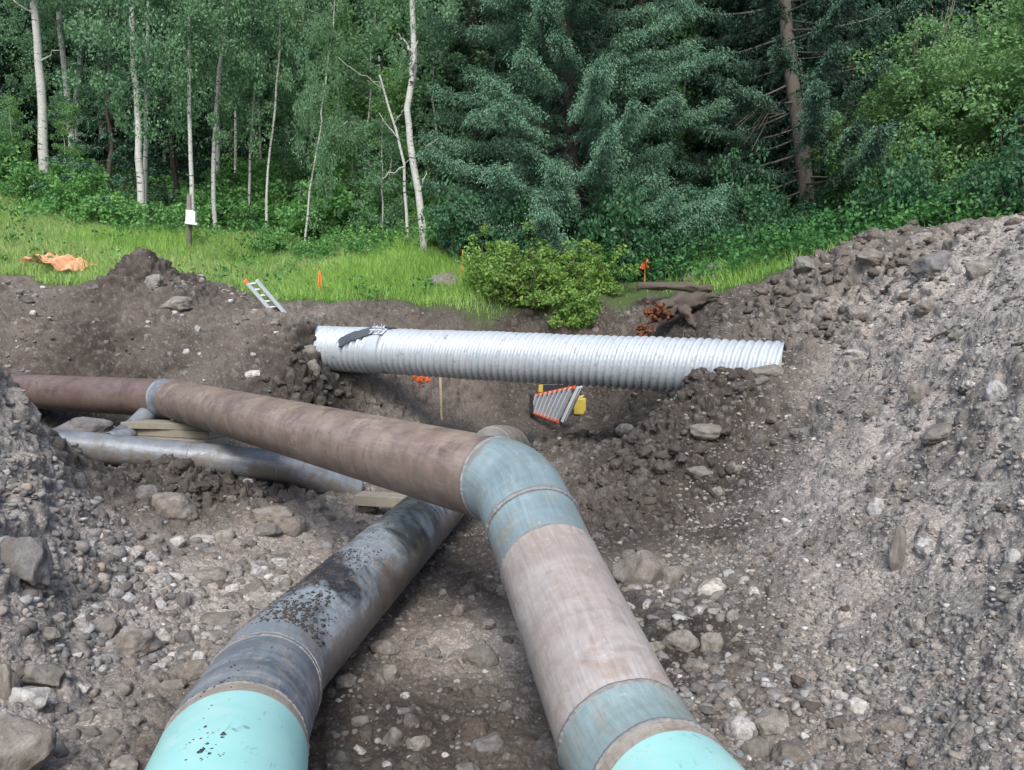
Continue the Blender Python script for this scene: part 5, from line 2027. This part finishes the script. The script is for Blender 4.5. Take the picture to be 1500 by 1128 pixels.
yb = bush_mesh(2.1, 1.2, 300, 42, .06, 'bush_leaf', 30, .8, 60, (.06, .19))
b = at_ground(790, 432, 13.25)
place_bush('bush', yb, b, 'yellow-green leafy bush overhanging the far bank above the culvert', 'bush', sc=(1.15, .9, 1.0))
yb2 = bush_mesh(1.2, .8, 120, 70, .062, 'bush_leaf', 10, .8, 61, (.10, .2))
b = W(845, 452, 12.75)
b.z -= .30
place_bush('bush', yb2, b, 'yellow-green clump spilling down the bank face from the bigger bush', 'bush', sc=(.9, .7, .95))
b = at_ground(872, 430, 13.3)
place_bush('bush', yb2, b, 'low yellow-green shrub at the right end of the overhanging bush', 'bush', sc=(.9, .8, .8), rz=2)
b = at_ground(718, 425, 13.5)
place_bush('bush', yb2, b, 'green shrub between the thin orange stake and the overhanging bush', 'bush', sc=(.8, .8, 1.1), rz=4)

for i, (px, py, Z, s_) in enumerate([(460, 300, 22, 1.0), (500, 300, 21, 1.15), (540, 300, 20, 1.0), (575, 300, 19, .8), (490, 270, 27, 1.6), (530, 270, 28, 1.7), (560, 270, 25, 1.5), (600, 280, 21, 1.2), (640, 300, 20, 1.1), (480, 255, 32, 2.1), (545, 255, 33, 2.2),
                                     (610, 265, 30, 2.1), (670, 280, 24, 1.3), (660, 262, 30, 2.0), (520, 330, 18.5, .6), (480, 340, 18.3, .55), (560, 330, 17.5, .6), (1000, 300, 20, 1.0), (1020, 290, 22, 1.4), (980, 290, 24, 1.5), (700, 300, 22, 1.1),
                                     (20, 285, 20, .5), (0, 290, 19, .45), (100, 285, 20.5, .5), (340, 255, 27, .8), (300, 255, 30, 1.0), (400, 255, 30, .9), (440, 262, 27, 1.1), (1390, 262, 26, 1.6), (1460, 262, 26, 1.7), (1520, 262, 27, 1.9), (1330, 262, 27, 1.5)]):
    me, _ = YOUNG[i % 4]
    b = at_ground(px, py, Z)
    r = thing('aspen_sapling', 'leafy young aspen in the thicket behind the clearing', 'tree', tuple(b), 'young aspens in the thicket', (0, 0, random.uniform(0, 6)))
    r.scale = (s_ * 1.15, s_ * 1.15, s_ * 1.1)
    m = MB()
    limb_tubes(m, Vector((0, 0, -.1)), Vector((.1, .05, 4.6)), .04, .008, .04, 7, 8)
    m.build('trunk', M['aspen_bark'], r, smooth=True)
    c = bpy.data.objects.new('crown', me)
    link(c)
    c.parent = r

shr = [bush_mesh(1.7, 1.0, 90, 60, .085, 'shrub_leaf' if i != 2 else 'cover', 9, .7, 70 + i, (.14, .30)) for i in range(4)]
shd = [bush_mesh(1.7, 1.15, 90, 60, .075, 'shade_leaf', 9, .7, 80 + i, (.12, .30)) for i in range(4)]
SH = [(20, 275, 19), (60, 290, 18.5), (110, 300, 18), (-20, 285, 19), (150, 312, 17.6), (235, 335, 17), (90, 275, 20.5), (140, 280, 21),
      (400, 345, 17), (440, 355, 16.5), (470, 362, 16.2), (500, 355, 16.8), (535, 362, 16.3), (450, 330, 18.5), (490, 325, 19), (530, 330, 18.5), (420, 320, 20), (380, 310, 21), (350, 300, 22), (330, 320, 19), (300, 322, 19), (410, 290, 24), (450, 290, 24), (380, 280, 26), (420, 265, 28), (345, 275, 27), (460, 270, 28),
      (570, 355, 16.8), (600, 345, 17.5), (650, 372, 15.6), (670, 395, 14.8), (700, 385, 15), (690, 355, 16.5), (640, 340, 18), (580, 330, 19), (610, 320, 20),
      (745, 385, 14.8), (790, 378, 15), (840, 380, 15), (890, 385, 14.6), (920, 400, 14), (930, 372, 15.3), (965, 395, 14.2), (990, 380, 15), (1010, 360, 16.5), (1040, 375, 15.5), (1070, 390, 14.5), (1090, 375, 15.3), (975, 345, 17.5), (1040, 345, 17.5), (1100, 350, 17.2), (1130, 375, 14.6), (1150, 360, 15.6), (1210, 362, 14.8), (1240, 355, 14.5), (1220, 340, 16.5),
      (1380, 345, 12.6), (1440, 340, 12.2), (1310, 350, 13.2), (1500, 335, 11.6), (1160, 330, 18), (880, 350, 17.4), (800, 350, 17.6), (740, 350, 17.4)]
for i, (px, py, Z) in enumerate(SH):
    s_ = random.uniform(.75, 1.2) * (1.15 if Z > 18 else .85)
    left = px < 350
    if 350 <= px < 660 and Z < 17.6:
        s_ *= .72
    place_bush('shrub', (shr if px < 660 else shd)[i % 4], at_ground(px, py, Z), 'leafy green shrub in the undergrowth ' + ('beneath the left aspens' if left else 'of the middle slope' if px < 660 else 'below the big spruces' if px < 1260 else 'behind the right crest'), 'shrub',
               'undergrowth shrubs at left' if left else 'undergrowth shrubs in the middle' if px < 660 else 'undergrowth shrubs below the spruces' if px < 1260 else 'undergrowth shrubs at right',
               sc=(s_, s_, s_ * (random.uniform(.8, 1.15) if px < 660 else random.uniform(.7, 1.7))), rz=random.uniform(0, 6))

# --- ground cover over the forest floor -------------------------------------
n = 8500
th = rng.uniform(math.radians(-40), math.radians(40), n)
rr = np.exp(rng.uniform(math.log(13.4), math.log(42), n))
x, y = rr * np.sin(th), rr * np.cos(th)
nm = near_mask(x, y)
grassy = np.maximum(np.clip(1.3 - np.hypot((x + 7.5) / 6.0, (y - 15) / 3.6), 0, 1), np.clip((.5 - x) / 1.0, 0, 1) * np.clip((16.2 - y) / .8, 0, 1))
keep = (nm < .3) & (rng.random(n) > grassy * .95)
x, y, rr = x[keep], y[keep], rr[keep]
z, _ = gz(x, y)
C = np.stack([x, y, z + rng.uniform(.05, .35, len(x))], 1)
R = rng.uniform(.15, .32, len(x)) * (rr / 15) ** .5
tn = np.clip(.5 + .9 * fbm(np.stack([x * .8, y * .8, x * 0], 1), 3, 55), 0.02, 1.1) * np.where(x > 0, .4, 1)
C[:, 2] += .25 * rng.random(len(C)) ** 2 * np.where(x > 1.5, 1.6, .6)
_p = clumps(C, R, 26, .085, .9, aspect=.55)
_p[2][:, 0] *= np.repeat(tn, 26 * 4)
me = leaf_mesh('ground_cover', [_p], M['cover'])
obj('ground_cover', me, None, 'green weeds and leafy ground cover on the forest floor', 'weeds', kind='stuff')

# --- grass --------------------------------------------------------------------
n = 420000
px = rng.uniform(-14, 8, n)
py = rng.uniform(11.5, 21, n)
nm = near_mask(px, py)
gr = np.clip(1.55 - np.hypot((px + 7.5) / 5.6, (py - 14.6) / 3.6), 0, 1) + np.clip(1.2 - np.hypot((px + 2.2) / 2.2, (py - 13.8) / 1.6), 0, 1) + .5 * np.clip(1.2 - np.hypot((px - 3.9) / .8, (py - 12.7) / .9), 0, 1) + .05
keep = (nm < .35) & (rng.random(n) < gr * .8)
px, py = px[keep], py[keep]
z, _ = gz(px, py)
k = len(px)
pt = fbm(np.stack([px * .9, py * .9, px * 0], 1), 3, 77) * .5 + .5
crestd = np.clip((py - np.interp(px, CRX, CRY)) / 1.6, .12, 1)
h = rng.uniform(.12, .38, k) * (.65 + .7 * pt) * (.35 + .65 * crestd)
a = rng.uniform(0, 6.283, k)
lean = rng.uniform(.1, .9, k)
dx, dy = np.cos(a) * lean * h, np.sin(a) * lean * h
w = rng.uniform(.004, .009, k)
ox, oy = -np.sin(a) * w, np.cos(a) * w
B = np.stack([px, py, z - .03], 1)
v0 = B + np.stack([ox, oy, 0 * ox], 1)
v1 = B - np.stack([ox, oy, 0 * ox], 1)
v2 = B + np.stack([dx * .45 - ox * .7, dy * .45 - oy * .7, h * .6], 1)
v3 = B + np.stack([dx * .45 + ox * .7, dy * .45 + oy * .7, h * .6], 1)
v4 = B + np.stack([dx, dy, h], 1)
V = np.stack([v0, v1, v2, v3, v4, v4 + .002], 1).reshape(-1, 3)
i6 = (np.arange(k) * 6)[:, None]
Q = np.concatenate([i6 + np.array([0, 1, 2, 3]), i6 + np.array([3, 2, 5, 4])])
tone = np.clip(.35 + .55 * pt + rng.normal(0, .2, k) - .15 * np.clip((px + 4) / 4, 0, 1), 0, 1)
dryg = np.clip(rng.random(k) ** 3 * (.5 + fbm(np.stack([px * .5, py * .5, px * 0], 1), 2, 88)) * 1.4, 0, 1)
T = np.repeat(np.stack([tone, dryg], 1), 6, 0)
T = np.concatenate([T, np.zeros((len(T), 2))], 1)
me = mesh_np('grass', V, Q, False, M['grass'], attrs={'tint': ('POINT', 'FLOAT_COLOR', T)})
obj('grass', me, None, 'tall bright green grass on the slope behind the far bank', 'grass', kind='stuff')
print('grass', k)

# far-off wood closing the view, a deep belt of crowns nobody could count
n = 5200
th = rng.uniform(math.radians(-44), math.radians(44), n)
rr = rng.uniform(46, 64, n)
x, y = rr * np.sin(th), rr * np.cos(th)
z = base_h(x, y)
C = np.stack([x, y, z + rng.random(n) ** .9 * 15.5], 1)
R = rng.uniform(.8, 1.7, n)
me = leaf_mesh('distant_woods', [clumps(C, R, 34, .55, .9, aspect=.8)], M['dark_needle'])
obj('distant_woods', me, None, 'dark mass of distant forest filling the gaps between the trunks', 'forest', kind='stuff')

# dead bare branches
for (px_, py_, Z, dirs, lb) in ((1150, 165, 15.9, -1, 'bare grey dead branches arching left from the dark spruce trunk'), (1368, 80, 18.5, 1, 'bare upright dead branches above the willow bushes')):
    m = MB()
    b = W(px_, py_, Z)
    for k in range(7):
        if dirs < 0:
            t = b + Vector((-random.uniform(.5, 1.1), random.uniform(-.6, .1), random.uniform(-.9, -.1)))
            mid = b.lerp(t, .5) + Vector((0, 0, .3))
        else:
            t = b + Vector((random.uniform(-.4, .7), random.uniform(-.3, .3), random.uniform(.6, 2.2)))
            b2 = b
            mid = b.lerp(t, .5) + Vector((.1, 0, 0))
        m.tube([b, b.lerp(mid, .6), mid, mid.lerp(t, .5), t], [.014, .012, .009, .007, .004], 5, False)
    if dirs > 0:
        g0 = at_ground(px_, 300, Z)
        m.tube([g0, g0.lerp(b, .5), b, W(px_ - 4, -20, Z)], [.05, .035, .02, .012], 7, False)
    m.build('dead_branches' if dirs < 0 else 'dead_sapling', M['dead'], None, label=lb, cat='branches' if dirs < 0 else 'dead tree')


# ------------------------------------------------------------------ light, sky, camera
wd = bpy.data.worlds.new('World')
scene.world = wd
wd.use_nodes = True
nt = wd.node_tree
bg = nt.nodes['Background']
sky = nt.nodes.new('ShaderNodeTexSky')
sky.sky_type = 'NISHITA'
sky.sun_disc = False
SUN_EL, SUN_AZ = math.radians(46), math.radians(182)
sky.sun_elevation = SUN_EL
sky.sun_rotation = SUN_AZ
sky.dust_density = 3.0
sky.ozone_density = 1.0
sky.air_density = 1.0
nt.links.new(sky.outputs[0], bg.inputs['Color'])
bg.inputs['Strength'].default_value = .13
sl = bpy.data.lights.new('sun', 'SUN')
sl.energy = 1.5
sl.angle = math.radians(20)
sl.color = (1.0, .975, .94)
so = bpy.data.objects.new('sun', sl)
link(so)
dirv = Vector((math.sin(SUN_AZ) * math.cos(SUN_EL), math.cos(SUN_AZ) * math.cos(SUN_EL), math.sin(SUN_EL)))
so.rotation_euler = dirv.to_track_quat('Z', 'Y').to_euler()
so.location = (0, 0, 30)

cam = bpy.data.cameras.new('camera')
cam.sensor_fit = 'HORIZONTAL'
cam.sensor_width = 36
cam.lens = F / 1500 * 36
cam.clip_start = .05
cam.clip_end = 1500
co = bpy.data.objects.new('camera', cam)
link(co)
co.location = (0, 0, CAMZ)
co.rotation_euler = (math.pi / 2 - PITCH, 0, 0)
scene.camera = co
scene.render.engine = 'CYCLES'
scene.cycles.use_denoising = True
try:
    scene.cycles.denoiser = 'OPENIMAGEDENOISE'
except Exception:
    pass
scene.cycles.max_bounces = 6
scene.cycles.diffuse_bounces = 3
scene.cycles.glossy_bounces = 3
scene.cycles.transmission_bounces = 2
scene.cycles.use_adaptive_sampling = True
scene.cycles.adaptive_threshold = .01
scene.view_settings.view_transform = 'Standard'
scene.view_settings.look = 'None'
scene.view_settings.exposure = .96
scene.view_settings.gamma = 1
